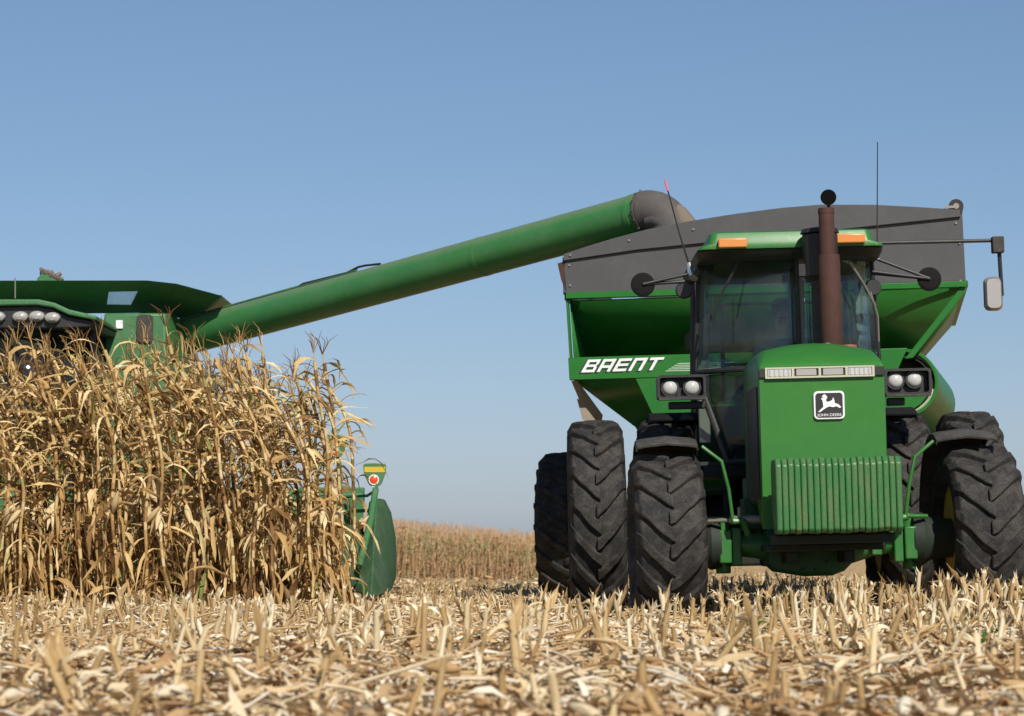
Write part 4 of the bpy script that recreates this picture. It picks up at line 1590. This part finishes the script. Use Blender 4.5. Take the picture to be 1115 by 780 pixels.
mb.add([ft[3], fb[3], fb[3] + Vector((0, 3.2, 0)), ft[3] + Vector((0, 4.4, 0.0))], [(0, 1, 2, 3)])
mb.add([ft[0], fb[0], fb[0] + Vector((0, 3.2, 0)), ft[0] + Vector((0, 4.4, 0.0))], [(0, 1, 2, 3)])
mb.add([ft[0] + Vector((0, 4.4, 0)), ft[3] + Vector((0, 4.4, 0)), fb[3] + Vector((0, 3.2, 0)), fb[0] + Vector((0, 3.2, 0))], [(0, 1, 2, 3)])
mb.build('side_extension', 'combine', mt, solid=0.02, smooth=0)
mb = MB()   # loading auger tip showing above the tank
mb.prism([K(40, 304, 0.6), K(47, 295, 0.6), K(60, 299, 0.6), K(67, 304, 0.6), K(67, 325, 0.6), K(40, 325, 0.6)], (0, 0.35, 0))
mb.build('loading_auger_head', 'combine', mt, bevel=0.02)
mb = MB()
for i in range(16):
    q = K(46 + i * 1.3 + rng.uniform(-1, 1), 296 + i * 0.5 + rng.uniform(-1, 1), 0.6)
    mb.tube([q, q + Vector((rng.uniform(-.08, .08), 0.05, rng.uniform(-.03, .05)))], 0.028, 6)
mb.build('chaff_on_auger', 'grain', mt)
# unloading auger
au = sub('unloading_auger', cb)
P0 = W(178, 374, 33.5)
P1 = W(703, 231.5, 28.3)
I4 = K.I
p0, p1 = I4 @ P0, I4 @ P1
ad = (p1 - p0).normalized()
mb = MB()
mb.tube([p0, p0 + (p1 - p0) * 0.5, p1], 0.222, 40)
tube_o = mb.build('auger_tube', 'auger', au, smooth=50)
mb = MB()
for t in (0.70, 0.985):
    mb = MB()
    q = p0 + (p1 - p0) * t
    mb.tube([q - ad * 0.03, q + ad * 0.03], 0.2255 if t < 0.9 else 0.229, 40)
    mb.build('auger_band', 'auger' , au, smooth=50)
mb = MB()   # hydraulic line clipped to the top of the tube
up_ = Vector((0, -0.25, 1)).normalized()
up_ = (up_ - ad * up_.dot(ad)).normalized()
line = []
for i in range(12):
    t = 0.02 + 0.43 * i / 11
    q = p0 + (p1 - p0) * t + up_ * 0.230
    line.append(q)
mb.tube(line, 0.018, 6)
mb.build('grease_line', 'combine', au)
mb = MB()
line = []
for t, h in ((0.32, 0.225), (0.335, 0.25), (0.40, 0.24), (0.43, 0.235), (0.455, 0.265), (0.47, 0.26), (0.50, 0.232)):
    line.append(p0 + (p1 - p0) * t + up_ * h)
mb.tube(line, 0.014, 6)
mb.build('light_cable', 'black', au)
mb = MB()   # base elbow where the auger leaves the tank
mb.tube([p0 + Vector((-0.2, 0.15, -1.6)), p0 + Vector((-0.15, 0.1, -0.3)), p0 + ad * 0.1, p0 + ad * 0.3], [0.26, 0.27, 0.25, 0.225], 24)
mb.build('auger_elbow', 'combine', au)
# spout
mb = MB()
sp = []
rad = []
perp = Vector((0, 0, -1)) - ad * (-ad.z)
perp.normalize()
for i in range(9):
    a = R(80 * i / 8)
    sp.append(p1 + ad * (0.03 + 0.34 * math.sin(a)) + perp * 0.40 * (1 - math.cos(a)))
    rad.append(0.232 - 0.02 * math.sin(math.pi * i / 8))
sp.append(sp[-1] + (ad * 0.1 + perp) * 0.25)
rad.append(0.235)
mb.tube(sp, rad, 30)
spout = mb.build('spout', 'rubbergrey', au)
mb = MB()
for k in range(14):
    a = 2 * math.pi * k / 14
    _, u1, v1 = basis(ad)
    q = p1 + ad * 0.0 + (u1 * math.cos(a) + v1 * math.sin(a)) * 0.238
    mb.tube([q, q + (u1 * math.cos(a) + v1 * math.sin(a)) * 0.012], 0.012, 6)
mb.tube([p1 - ad * 0.012, p1 + ad * 0.012], 0.2365, 36)
mb.build('bolted_collar', 'rubbergrey', spout, smooth=50)
mb = MB()
_, u1, v1 = basis(ad)
q0 = p1 + ad * 0.02 + perp * 0.12 + Vector((0, -0.16, 0))
mb.tube([q0, q0 + ad * 0.10 + perp * 0.01, q0 + ad * 0.20 + perp * 0.06, q0 + ad * 0.26 + perp * 0.15, q0 + ad * 0.28 + perp * 0.30], [0.085, 0.10, 0.105, 0.10, 0.09], 18)
mb.build('spout_hose', 'rubbergrey', spout)
# feeder house and drive wheels
mb = MB()
mb.prism([(-0.75, -0.6, 1.3), (-0.75, -0.6, 2.0), (-0.75, -3.9, 1.2), (-0.75, -3.9, 0.4)], (1.5, 0, 0))
mb.build('feeder_house', 'combine', cb, bevel=0.03)
for s in (-1, 1):
    make_wheel(cb, 'drive_wheel', (s * 1.75, 0.3, 0.95), 0.98, 0.8, 0.5, 22, side=s)
    make_wheel(cb, 'rear_wheel', (s * 1.4, 4.2, 0.62), 0.66, 0.45, 0.35, 18, side=s)

# ------------------------------------------------------------------ corn header in front of the combine
H = Frame((-6.05, 29.3, 0.0))
hd = thing('corn_header', 'wide green corn header with pointed snouts carried low in front of the combine', 'corn header', H.M)
xe_ = H(405, 600, 0.0).x
mb = MB()
mb.box((-xe_, 0.0, 0.35), (xe_ - 0.1, 0.12, 1.15))
mb.box((-xe_, 0.13, 1.05), (xe_ - 0.1, 0.35, 1.22))
mb.box((-xe_, -0.9, 0.30), (xe_ - 0.1, 0.0, 0.40))
mb.tube([(-xe_ + 0.1, -0.35, 0.72), (xe_ - 0.3, -0.35, 0.72)], 0.12, 14)
mb.build('header_frame', 'combine', hd, bevel=0.01)
def snout(x, w, name, mat):
    secs = []
    for y, hw, zt, zb in ((-1.9, 0.03, 0.16, 0.10), (-1.6, 0.09, 0.30, 0.14), (-1.1, 0.16, 0.52, 0.22), (-0.5, w, 0.72, 0.3), (0.0, w, 0.85, 0.35)):
        secs.append([(x + hw * math.cos(R(a)), y, zb + (zt - zb) * math.sin(R(a))) for a in range(0, 181, 15)])
    mb = MB()
    mb.loft(secs)
    return mb.build(name, mat, hd)
for i in range(12):
    snout(-xe_ + 0.45 + i * 0.76, 0.2, 'row_snout', 'poly')
# end divider: a tall rounded shield running forward to a low point
ed = sub('end_divider', hd)
rows = [((402, 546, 0.0), (410, 542.5, -0.10), (419, 544, 0.10)),
        ((400, 561, -0.1), (409, 558, -0.35), (426, 558, 0.15)),
        ((396, 592, -0.3), (407, 590, -0.80), (431, 585, 0.10)),
        ((387, 616, -0.7), (406, 620, -1.25), (432, 610, 0.0)),
        ((379, 632, -1.1), (405, 640, -1.60), (431, 630, -0.3)),
        ((388, 645, -1.35), (405, 651, -1.75), (424, 645, -0.7))]
mb = MB()
secs = []
for l_, m_, r_ in rows:
    L_, M_, R_ = H(*l_), H(*m_), H(*r_)
    secs.append([L_, L_ * 0.45 + M_ * 0.55 + Vector((0, -0.03, 0)), M_, M_ * 0.5 + R_ * 0.5 + Vector((0.015, -0.06, 0)), R_, Vector((R_.x - 0.03, 0.45, R_.z)), Vector((L_.x + 0.03, 0.45, L_.z))])
mb.loft(secs)
mb.build('divider_shield', 'poly', ed, smooth=24, bevel=0.015)
mb = MB()
mb.tube([H(409, 533, -0.75), H(403, 570, -1.05), H(391, 617, -1.50)], 0.036, 10)
mb.beam(H(411, 527, -0.75), H(408, 537, -0.75), 0.08, 0.03)
mb.tube([H(409, 534, -0.75), H(400, 540, -0.5), H(378, 541, -0.1)], 0.016, 8)
mb.tube([H(404, 556, -0.5), H(376, 557, -0.05)], 0.02, 8)
mb.build('support_bar', 'combine', ed)

def marker(px, py, y, name='row_marker_sign'):
    mk = sub(name, hd)
    s = 1.0
    out = [(-12.5, -20), (-11, -22), (0, -22.5), (11, -22), (12.5, -20), (12, -12), (7.5, 0), (5, 2), (-5, 2), (-8, -2), (-12, -12)]
    mb = MB()
    mb.prism([H(px + a, py + b, y) for a, b in out], (0, 0.025, 0))
    mb.build('sign_board', 'combine', mk, bevel=0.004)
    mb = MB()
    mb.prism([H(px + a, py + b, y - 0.004) for a, b in ((-11.5, -18.5), (11.5, -18.5), (11.2, -12.6), (-11.2, -12.6))], (0, 0.003, 0))
    mb.build('yellow_stripe', 'yellow', mk)
    mb = MB()
    c = H(px - 1, py - 4.5, y - 0.02)
    mb.lathe([(0, 0.046), (0, 0.056), (0.02, 0.056)], c, 'y', 22)
    mb.build('reflector_rim', 'white', mk)
    mb = MB()
    mb.lathe([(-0.012, 0.0001), (-0.008, 0.03), (0.0, 0.046), (0.01, 0.046)], c, 'y', 22)
    mb.build('reflector', 'reflector', mk)
    return mk


marker(408, 527, -0.75)
marker(365, 496, 0.3)
mb = MB()
mb.tube([H(366, 497, 0.33), H(371, 505, 0.33), H(372, 560, 0.2)], 0.014, 8)
mb.build('marker_post', 'combine', hd)

# grain pouring from the spout
mb = MB()
ps = sp[-1]
g0 = p1 + ad * 0.36
gs = [K.M @ q for q in (g0 + perp * 0.0, g0 + ad * 0.07 + perp * 0.10, g0 + ad * 0.15 + perp * 0.26, g0 + ad * 0.22 + perp * 0.46, g0 + ad * 0.26 + perp * 0.8, g0 + ad * 0.26 + perp * 1.6)]
mb.tube(gs, [0.05, 0.10, 0.13, 0.15, 0.18, 0.24], 18)
gf = mb.build('grain_flow', 'grain')
gf.name = 'corn_grain_stream'
tag(gf, 'tan stream of corn grain pouring from the spout into the cart', 'grain', kind='stuff')

# ------------------------------------------------------------------ standing corn
def leaf(mb, rg, base, az, length, width, el0, el1, rnd, wind=Vector((0, 0, 0)), n=8, twist=1.0, kk=None):
    """one dry blade: leaves the stalk at elevation el0, droops to el1, crinkled and twisted"""
    p = Vector(base)
    pts, sides, wid = [], [], []
    kink = kk if kk is not None else rg.uniform(0.15, 0.6)
    tw0, tw1 = rg.uniform(-0.4, 0.4), rg.uniform(-1.6, 1.6) * twist
    curl = rg.uniform(-0.7, 0.7)
    for i in range(n):
        t = i / (n - 1)
        k = 1 / (1 + math.exp(-(t - kink) * 9))
        el = R(el0 + (el1 - el0) * k + rg.uniform(-12, 12))
        a = az + curl * t + rg.uniform(-0.12, 0.12)
        d = Vector((math.cos(a) * math.cos(el), math.sin(a) * math.cos(el), math.sin(el))) + wind * t
        d.normalize()
        pts.append(p.copy())
        s0 = Vector((-math.sin(a), math.cos(a), 0))
        n0 = d.cross(s0)
        th = tw0 + tw1 * t
        sides.append((s0 * math.cos(th) + n0 * math.sin(th)).normalized())
        wid.append(width * (0.55 + 1.2 * t if t < 0.35 else max(0.04, 1 - ((t - 0.35) / 0.65) ** 1.7)) * rg.uniform(0.45, 1.15))
        p = p + d * (length / (n - 1))
    mb.ribbon(pts, wid, sides, rg.uniform(0.15, 0.6), rnd)


def corn_variant(seed):
    rg = random.Random(seed)
    h = rg.uniform(2.3, 2.7)
    lean = rg.uniform(-0.06, 0.03)
    ly = rg.uniform(-0.05, 0.05)
    bend = rg.uniform(-0.95, -0.15)

    def at(z):
        t = z / h
        return Vector((lean * z + bend * max(0, t - 0.52) ** 2 * 3.0 + 0.02 * math.sin(z * 5 + seed), ly * z + 0.015 * math.cos(z * 4 + seed), z * (1 - 0.10 * abs(bend) * t)))

    root = bpy.data.objects.new('corn_plant', None)
    COL.objects.link(root)
    st = MB()
    pts = [at(h * i / 13) for i in range(14)]
    st.tube(pts, [0.0140 * (1 - 0.62 * i / 13) * (1.12 if i % 2 == 0 else 0.95) for i in range(14)], 7, rnd=rg.uniform(0.1, 0.95))
    st.build('stalk', 'stalk', root, smooth=60)
    lf = MB()
    lf.open = True
    nl = rg.randint(24, 30)
    az = rg.uniform(0, 6.28)
    for i in range(nl):
        t = (i + 0.5) / nl
        z = 0.12 + (h * 0.97 - 0.12) * t
        a = az + math.pi * i + rg.uniform(-0.7, 0.7)
        old = z < 1.25
        rn = min(1, max(0, rg.gauss(0.38 if old else 0.56, 0.21))) if rg.random() < 0.90 else rg.uniform(0.80, 0.98)  # lower leaves coloured darker to stand in for shade in the gaps
        if old:      # dead lower leaves hang down along the stalk
            leaf(lf, rg, at(z), a, rg.uniform(0.30, 0.62), rg.uniform(0.030, 0.074), rg.uniform(-30, 40), rg.uniform(-92, -78) if rg.random() < 0.78 else rg.uniform(-65, -30), rn, Vector((rg.uniform(-0.1, 0.1), 0, -0.3)), n=8, twist=1.5, kk=rg.uniform(0.05, 0.22) if rg.random() < 0.8 else rg.uniform(0.3, 0.8))
        else:        # upper leaves thin, crinkled and pulled over by the wind
            leaf(lf, rg, at(z), a, rg.uniform(0.26, 0.58), rg.uniform(0.022, 0.054), rg.uniform(15, 70), rg.uniform(-90, -50) if rg.random() < 0.6 else rg.uniform(-50, 10), rn, Vector((rg.uniform(-0.55, 0.55), 0, -0.1)), n=9, twist=1.6)
        # sheath wrapped on the stalk below the blade
        q = at(max(0.02, z - 0.16))
        lf.tube([q, (q + at(z)) / 2, at(z)], [0.0155, 0.0165, 0.0185], 6, cap=False, rnd=rg.uniform(0.1, 0.85))
    lf.build('leaves', 'leaf', root, smooth=80)
    if rg.random() < 0.8:
        er = MB()
        er.open = True
        z = rg.uniform(0.85, 1.2)
        a = rg.uniform(0, 6.28)
        b = at(z)
        down = rg.random() < 0.55
        d = Vector((math.cos(a) * 0.6, math.sin(a) * 0.6, -0.8 if down else 0.8)).normalized()
        b = b + Vector((math.cos(a), math.sin(a), 0)) * 0.02
        prof = [0.010, 0.022, 0.029, 0.029, 0.024, 0.014, 0.005]
        rn = rg.uniform(0.2, 1)
        er.tube([b + d * 0.22 * i / 6 for i in range(7)], prof, 10, rnd=rn)
        for k in range(4):
            leaf(er, rg, b + d * 0.03, a + rg.uniform(-1.6, 1.6), 0.24, 0.05, (-60 if down else 60) + rg.uniform(-25, 25), -75 if down else rg.uniform(-40, 60), rg.uniform(0.2, 1), n=6)
        er.build('ear', 'husk', root, smooth=60)
    ta = MB()
    ta.open = True
    tip = at(h)
    for k in range(rg.randint(4, 8)):
        d = Vector((rg.uniform(-0.5, 0.35), rg.uniform(-0.3, 0.3), rg.uniform(0.5, 1.0))).normalized()
        l = rg.uniform(0.14, 0.30)
        q = tip + d * l * 0.5
        ta.tube([tip - Vector((0, 0, 0.03)), q, q + (d + Vector((rg.uniform(-0.6, 0.2), 0, -0.45))) * l * 0.5], [0.004, 0.0035, 0.0018], 4, rnd=rg.uniform(0.0, 0.6))
    ta.build('tassel', 'leaf', root, smooth=60)
    return root


LAB_CORN = 'dry tan corn plant with hanging leaves in the unharvested stand before the combine'
protos = [corn_variant(100 + i) for i in range(16)]
spots = []
for row in range(10):
    x = -1.87 - 0.56 * row
    y = 25.0 + 0.3 * rng.random() + (0.25 if row > 6 else 0)
    while y < 28.6:
        pxx = 557 + x * FPX / y
        if not (row == 0 and y > 27.2) and not (95 < pxx < 175 and y > 25.8 and rng.random() < 0.45) and not (pxx < 95 and y > 27.4):
            spots.append((x + rng.gauss(0, 0.11), y + rng.gauss(0, 0.03)))
        y += rng.uniform(0.13, 0.20)
for x in range(52):   # the ragged front edge
    spots.append((-1.87 - 0.095 * x + rng.gauss(0, 0.05), 24.8 + rng.random() * 0.8))
for i, (x, y) in enumerate(spots):
    o = protos[i] if i < len(protos) else copy_tree(protos[rng.randrange(len(protos))])
    o.location = (x, y, ground_z(x, y) - 0.02)
    sc = rng.uniform(0.92, 1.10) * (0.94 if x < -4.3 else 1.0) * (1.0 if x < -2.7 else 0.90 + 0.10 * (-1.6 - x) / 1.1)
    o.scale = (sc * rng.uniform(0.95, 1.1), sc * (1 if rng.random() < 0.5 else -1), sc)
    o.rotation_euler = (rng.gauss(0, 0.04), rng.gauss(-0.02, 0.045), rng.uniform(-0.7, 0.7))
    tag(o, LAB_CORN, 'corn plant', 'dry corn plants standing before the combine')

# ------------------------------------------------------------------ cut stalks and litter
def stub_mesh(seed):
    rg = random.Random(seed)
    mb = MB()
    mb.open = True
    h = rg.uniform(0.12, 0.31)
    le = Vector((rg.uniform(-0.3, 0.3), rg.uniform(-0.3, 0.3), 1))
    r = rg.uniform(0.0105, 0.0165)
    pts = [Vector((0, 0, -0.03)) + le * (h + 0.03) * t for t in (0, 0.3, 0.62, 1)]
    col = rg.uniform(0.15, 0.95)
    mb.tube(pts, [r * 1.15, r, r * 1.02, r * 0.95], 8, rnd=col)
    top = pts[-1]
    for k in range(rg.randint(2, 5)):      # splintered rind
        a = rg.uniform(0, 6.28)
        q = top + Vector((math.cos(a), math.sin(a), 0)) * r * 0.8
        leaf(mb, rg, q - Vector((0, 0, 0.03)), a, rg.uniform(0.04, 0.08), 0.014, 85, rg.uniform(40, 85), rg.uniform(0.5, 1), n=4)
    for k in range(rg.randint(1, 3)):      # clinging sheaths
        z = rg.uniform(0.15, 0.9)
        leaf(mb, rg, pts[0] + (pts[-1] - pts[0]) * z, rg.uniform(0, 6.28), rg.uniform(0.08, 0.2), rg.uniform(0.018, 0.035), rg.uniform(55, 85), rg.uniform(-80, 70), rg.uniform(0.1, 1), n=6)
    me = bpy.data.meshes.new('cut_stalk')
    o = mb.build('cut_stalk', 'stub', smooth=50)
    me = o.data
    bpy.data.objects.remove(o)
    return me, mb


stubs = [stub_mesh(500 + i) for i in range(14)]


def in_view(x, y, m=1.05):
    return abs(x) < (557.5 / FPX) * y * m


def clear_of_wheels(x, y):
    for cx, cy, hw, hl in ((0.79, 23.9, .32, .75), (1.42, 23.9, .32, .75), (3.49, 23.9, .32, .75), (4.12, 23.9, .32, .75), (1.18, 21.2, .32, .55), (3.72, 21.2, .32, .55)):
        if abs(x - cx) < hw and abs(y - cy) < hl:
            return False
    return True


cand = []
y = 8.2
rowx = [-14 + 0.38 * i for i in range(90)]
for rx in rowx:
    y = 8.0 + rng.random() * 0.2
    while y < 38:
        x = rx + rng.gauss(0, 0.08)
        if in_view(x, y, 1.15) and clear_of_wheels(x, y) and not (x < -1.4 and y > 24.6) and rng.random() < (0.42 + 0.58 * smooth(10.5, 14.5, y)) * (0.70 + 0.9 * (0.5 + mnoise.noise(Vector((x * 0.9, y * 0.5, 3))))):
            cand.append((x, y))
        y += rng.uniform(0.14, 0.36)
for k in range(210):      # the thicker clumps just ahead of the tractor
    x, y = rng.uniform(1.9, 4.6), rng.uniform(16.5, 20.2)
    if not (1.9 < x < 2.6 and rng.random() < 0.5):
        cand.append((x, y))
rng.shuffle(cand)
near = sorted([c for c in cand if in_view(*c, 1.0) and c[1] > 9.6], key=lambda c: c[1])[:300]
nearset = set(near)
for i, (x, y) in enumerate(near):
    o = bpy.data.objects.new('cut_stalk', stubs[i % len(stubs)][0])
    COL.objects.link(o)
    o.location = (x, y, ground_z(x, y))
    s = rng.uniform(0.75, 1.2)
    o.scale = (s, s, s * rng.uniform(0.6, 1.15) * (0.97 if y > 15 and x < 2.0 else 1.08))
    o.rotation_euler = (rng.gauss(0, 0.24), rng.gauss(0, 0.24), rng.uniform(0, 6.28))
    tag(o, 'pale cut corn stalk sticking up from the straw litter in front of the machines', 'cut stalk', 'cut corn stalks in the near stubble')
mb = MB()
mb.open = True
for (x, y) in cand:
    if (x, y) in nearset:
        continue
    src = stubs[rng.randrange(len(stubs))][1]
    s = rng.uniform(0.75, 1.2) * (1 - 0.5 * smooth(20.5, 25, y)) * (1 + (0.22 * smooth(1.9, 2.8, x) - 0.05 * (1 - smooth(1.9, 3.0, x)) if x > -0.6 else 0) * smooth(15, 17, y))
    m_ = Matrix.Translation((x, y, ground_z(x, y))) @ Matrix.Rotation(rng.gauss(0, 0.16), 4, 'X') @ Matrix.Rotation(rng.gauss(0, 0.16), 4, 'Y') @ Matrix.Rotation(rng.uniform(0, 6.28), 4, 'Z') @ Matrix.Scale(s, 4)
    n = len(mb.v)
    mb.v += [tuple(m_ @ Vector(v)) for v in src.v]
    mb.f += [[n + i for i in f] for f in src.f]
    mb.r += [min(1, max(0, r + rng.uniform(-.1, .1))) for r in src.r]
o = mb.build('stubble', 'stub', smooth=50)
tag(o, 'farther rows of pale cut corn stubble around the machines', 'stubble', kind='stuff')

mb = MB()
mb.open = True
rg = random.Random(77)


def litter_piece(x, y, big=1.0):
    z = ground_z(x, y) + abs(rg.gauss(0, 0.03)) * big
    a = rg.uniform(0, 6.28)
    kind = rg.random() * (0.5 if big > 1.3 else 1)
    if kind < 0.52:      # shredded leaf and husk, lying flat
        rnd = min(1, max(0, rg.gauss(0.58, 0.24)))
        leaf(mb, rg, (x, y, z * 1.0), a, rg.uniform(0.07, 0.26) * big, rg.uniform(0.014, 0.055), rg.uniform(-10, 30), rg.uniform(-30, 15), rnd, n=5, twist=0.9)
    elif kind < 0.95:    # chopped stalk and straw
        rnd = min(1, max(0, rg.gauss(0.72, 0.20)))
        d = Vector((math.cos(a), math.sin(a), rg.choice((0.05, 0.08, 0.15, 0.5)) * rg.uniform(-0.3, 1.2))).normalized()
        l = rg.uniform(0.05, 0.05 + 0.22 * rg.random()) * big
        r = rg.uniform(0.003, 0.010)
        mb.tube([Vector((x, y, z)), Vector((x, y, z)) + d * l * 0.5 + Vector((0, 0, rg.uniform(-.008, .008))), Vector((x, y, z)) + d * l], [r, r * 0.95, r * 0.85], 5, rnd=rnd)
    else:
        d = Vector((math.cos(a), math.sin(a), rg.uniform(-0.1, 0.3))).normalized()
        p = Vector((x, y, z + 0.01))
        mb.tube([p + d * 0.16 * i / 5 for i in range(6)], [0.008, 0.02, 0.024, 0.022, 0.014, 0.004], 7, rnd=rg.uniform(0.5, 1))


def small_bit(x, y):
    z = ground_z(x, y) + abs(rg.gauss(0, 0.035)) + 0.004
    a = rg.uniform(0, 6.28)
    d = Vector((math.cos(a), math.sin(a), rg.uniform(-0.5, 0.9))).normalized()
    s = Vector((-math.sin(a), math.cos(a), rg.uniform(-0.6, 0.6))).normalized()
    l, w = rg.uniform(0.02, 0.10), rg.uniform(0.005, 0.026)
    p = Vector((x, y, z))
    mb.ribbon([p, p + d * l * 0.5 + Vector((0, 0, rg.uniform(-.01, .015))), p + d * l], [w, w * rg.uniform(0.7, 1.3), w * rg.uniform(0.2, 1)], [s] * 3, rg.uniform(0, 0.6), min(1, max(0, rg.gauss(0.64, 0.26))))


def scatter(n, y0, y1, big, small=False):
    c = 0
    while c < n:
        y = math.sqrt(rg.uniform(y0 * y0, y1 * y1))
        x = rg.uniform(-1, 1) * 557.5 / FPX * y * 1.12
        if not clear_of_wheels(x, y) and rg.random() < 0.8:
            continue
        if small:
            small_bit(x, y)
        else:
            litter_piece(x, y, big)
        c += 1


scatter(8500, 8.0, 13.0, 1.0)
scatter(900, 8.0, 14.0, 1.5)
scatter(8500, 13.0, 20.0, 1.0)
scatter(7500, 20.0, 30.0, 1.0)
scatter(1800, 30.0, 46.0, 0.8)
def lying_stalk(x, y):
    a = rg.uniform(0, 6.28)
    d = Vector((math.cos(a), math.sin(a), rg.gauss(0.06, 0.14))).normalized()
    q = Vector((x, y, ground_z(x, y) + rg.uniform(0.01, 0.09)))
    l, r = rg.uniform(0.12, 0.42), rg.uniform(0.004, 0.010)
    mb.tube([q, q + d * l * 0.5 + Vector((0, 0, rg.uniform(-0.01, 0.02))), q + d * l], [r, r, r * 0.8], 6, rnd=min(1, max(0, rg.gauss(0.72, 0.2))))


for k in range(2600):
    y = math.sqrt(rg.uniform(9.5 ** 2, 24 ** 2))
    x = rg.uniform(-1, 1) * 557.5 / FPX * y * 1.1
    if clear_of_wheels(x, y):
        lying_stalk(x, y)
scatter(20000, 8.0, 14.0, 1, True)
scatter(14000, 14.0, 22.0, 1, True)
scatter(9000, 22.0, 40.0, 1, True)
o = mb.build('crop_residue', 'litter', smooth=80)
tag(o, 'loose litter of shredded corn leaves, husks and stalk bits covering the field', 'crop residue', kind='stuff')

# small weeds between the stubble
def weed_mesh(seed):
    rg = random.Random(seed)
    mb = MB()
    mb.open = True
    for k in range(9):
        leaf(mb, rg, (0, 0, rg.uniform(0, 0.08)), rg.uniform(0, 6.28), rg.uniform(0.06, 0.16), rg.uniform(0.015, 0.035), rg.uniform(30, 85), rg.uniform(-30, 40), rg.random(), n=5)
    o = mb.build('weed', 'weed', smooth=80)
    me = o.data
    bpy.data.objects.remove(o)
    return me


wm = [weed_mesh(900 + i) for i in range(3)]
for i, (px_, py_) in enumerate(((1046, 706), (1030, 692), (1062, 690), (1085, 700), (975, 672), (998, 664), (1070, 718), (828, 690), (822, 700), (690, 704), (838, 672), (940, 668))):
    d = 0.6 * FPX / (py_ - 592)
    p = W(px_, py_, d)
    o = bpy.data.objects.new('weed', wm[i % 3])
    COL.objects.link(o)
    o.location = (p.x, p.y, ground_z(p.x, p.y))
    s = rng.uniform(0.8, 1.3)
    o.scale = (s, s, s)
    o.rotation_euler.z = rng.uniform(0, 6.28)
    tag(o, 'small green weed sprouting through the straw in front of the tractor', 'weed', 'green weeds in the stubble')

# ------------------------------------------------------------------ far corn on the rise behind
mb = MB()
mb.open = True
rg = random.Random(31)


def far_plant(x, y):
    z = ground_z(x, y)
    h = rg.uniform(1.55, 2.05)
    lx = rg.uniform(-0.15, 0.15)
    top = Vector((x + lx * h, y, z + h))
    b = Vector((x, y, z))
    mb.tube([b, top], [0.016, 0.008], 3, cap=False, rnd=rg.uniform(0.2, 0.9))
    for k in range(10):
        t = (k + 0.6) / 10.5
        leaf(mb, rg, b + (top - b) * t, rg.uniform(0, 6.28), rg.uniform(0.25, 0.5), rg.uniform(0.03, 0.055), rg.uniform(0, 70), rg.uniform(-92, -50), min(1, max(0, rg.gauss(0.45, 0.25))) if t < 0.62 or rg.random() < 0.6 else rg.uniform(0.85, 1), n=4)
    for k in range(3):
        d = Vector((rg.uniform(-.4, .4), rg.uniform(-.4, .4), 1)) * rg.uniform(0.15, 0.28)
        mb.tube([top, top + d], [0.008, 0.004], 3, cap=False, rnd=rg.uniform(0.1, 0.7))


for i in range(2600):
    far_plant(rg.uniform(-9, 7), 92 + 20 * rg.random() ** 1.7)
for i in range(900):
    x = rg.uniform(-55, 60)
    if -9 < x < 7:
        continue
    far_plant(x, 93 + 6 * rg.random())
o = mb.build('corn_field', 'farcorn', smooth=0)
tag(o, 'distant field of dry standing corn along the horizon', 'corn field', kind='stuff')
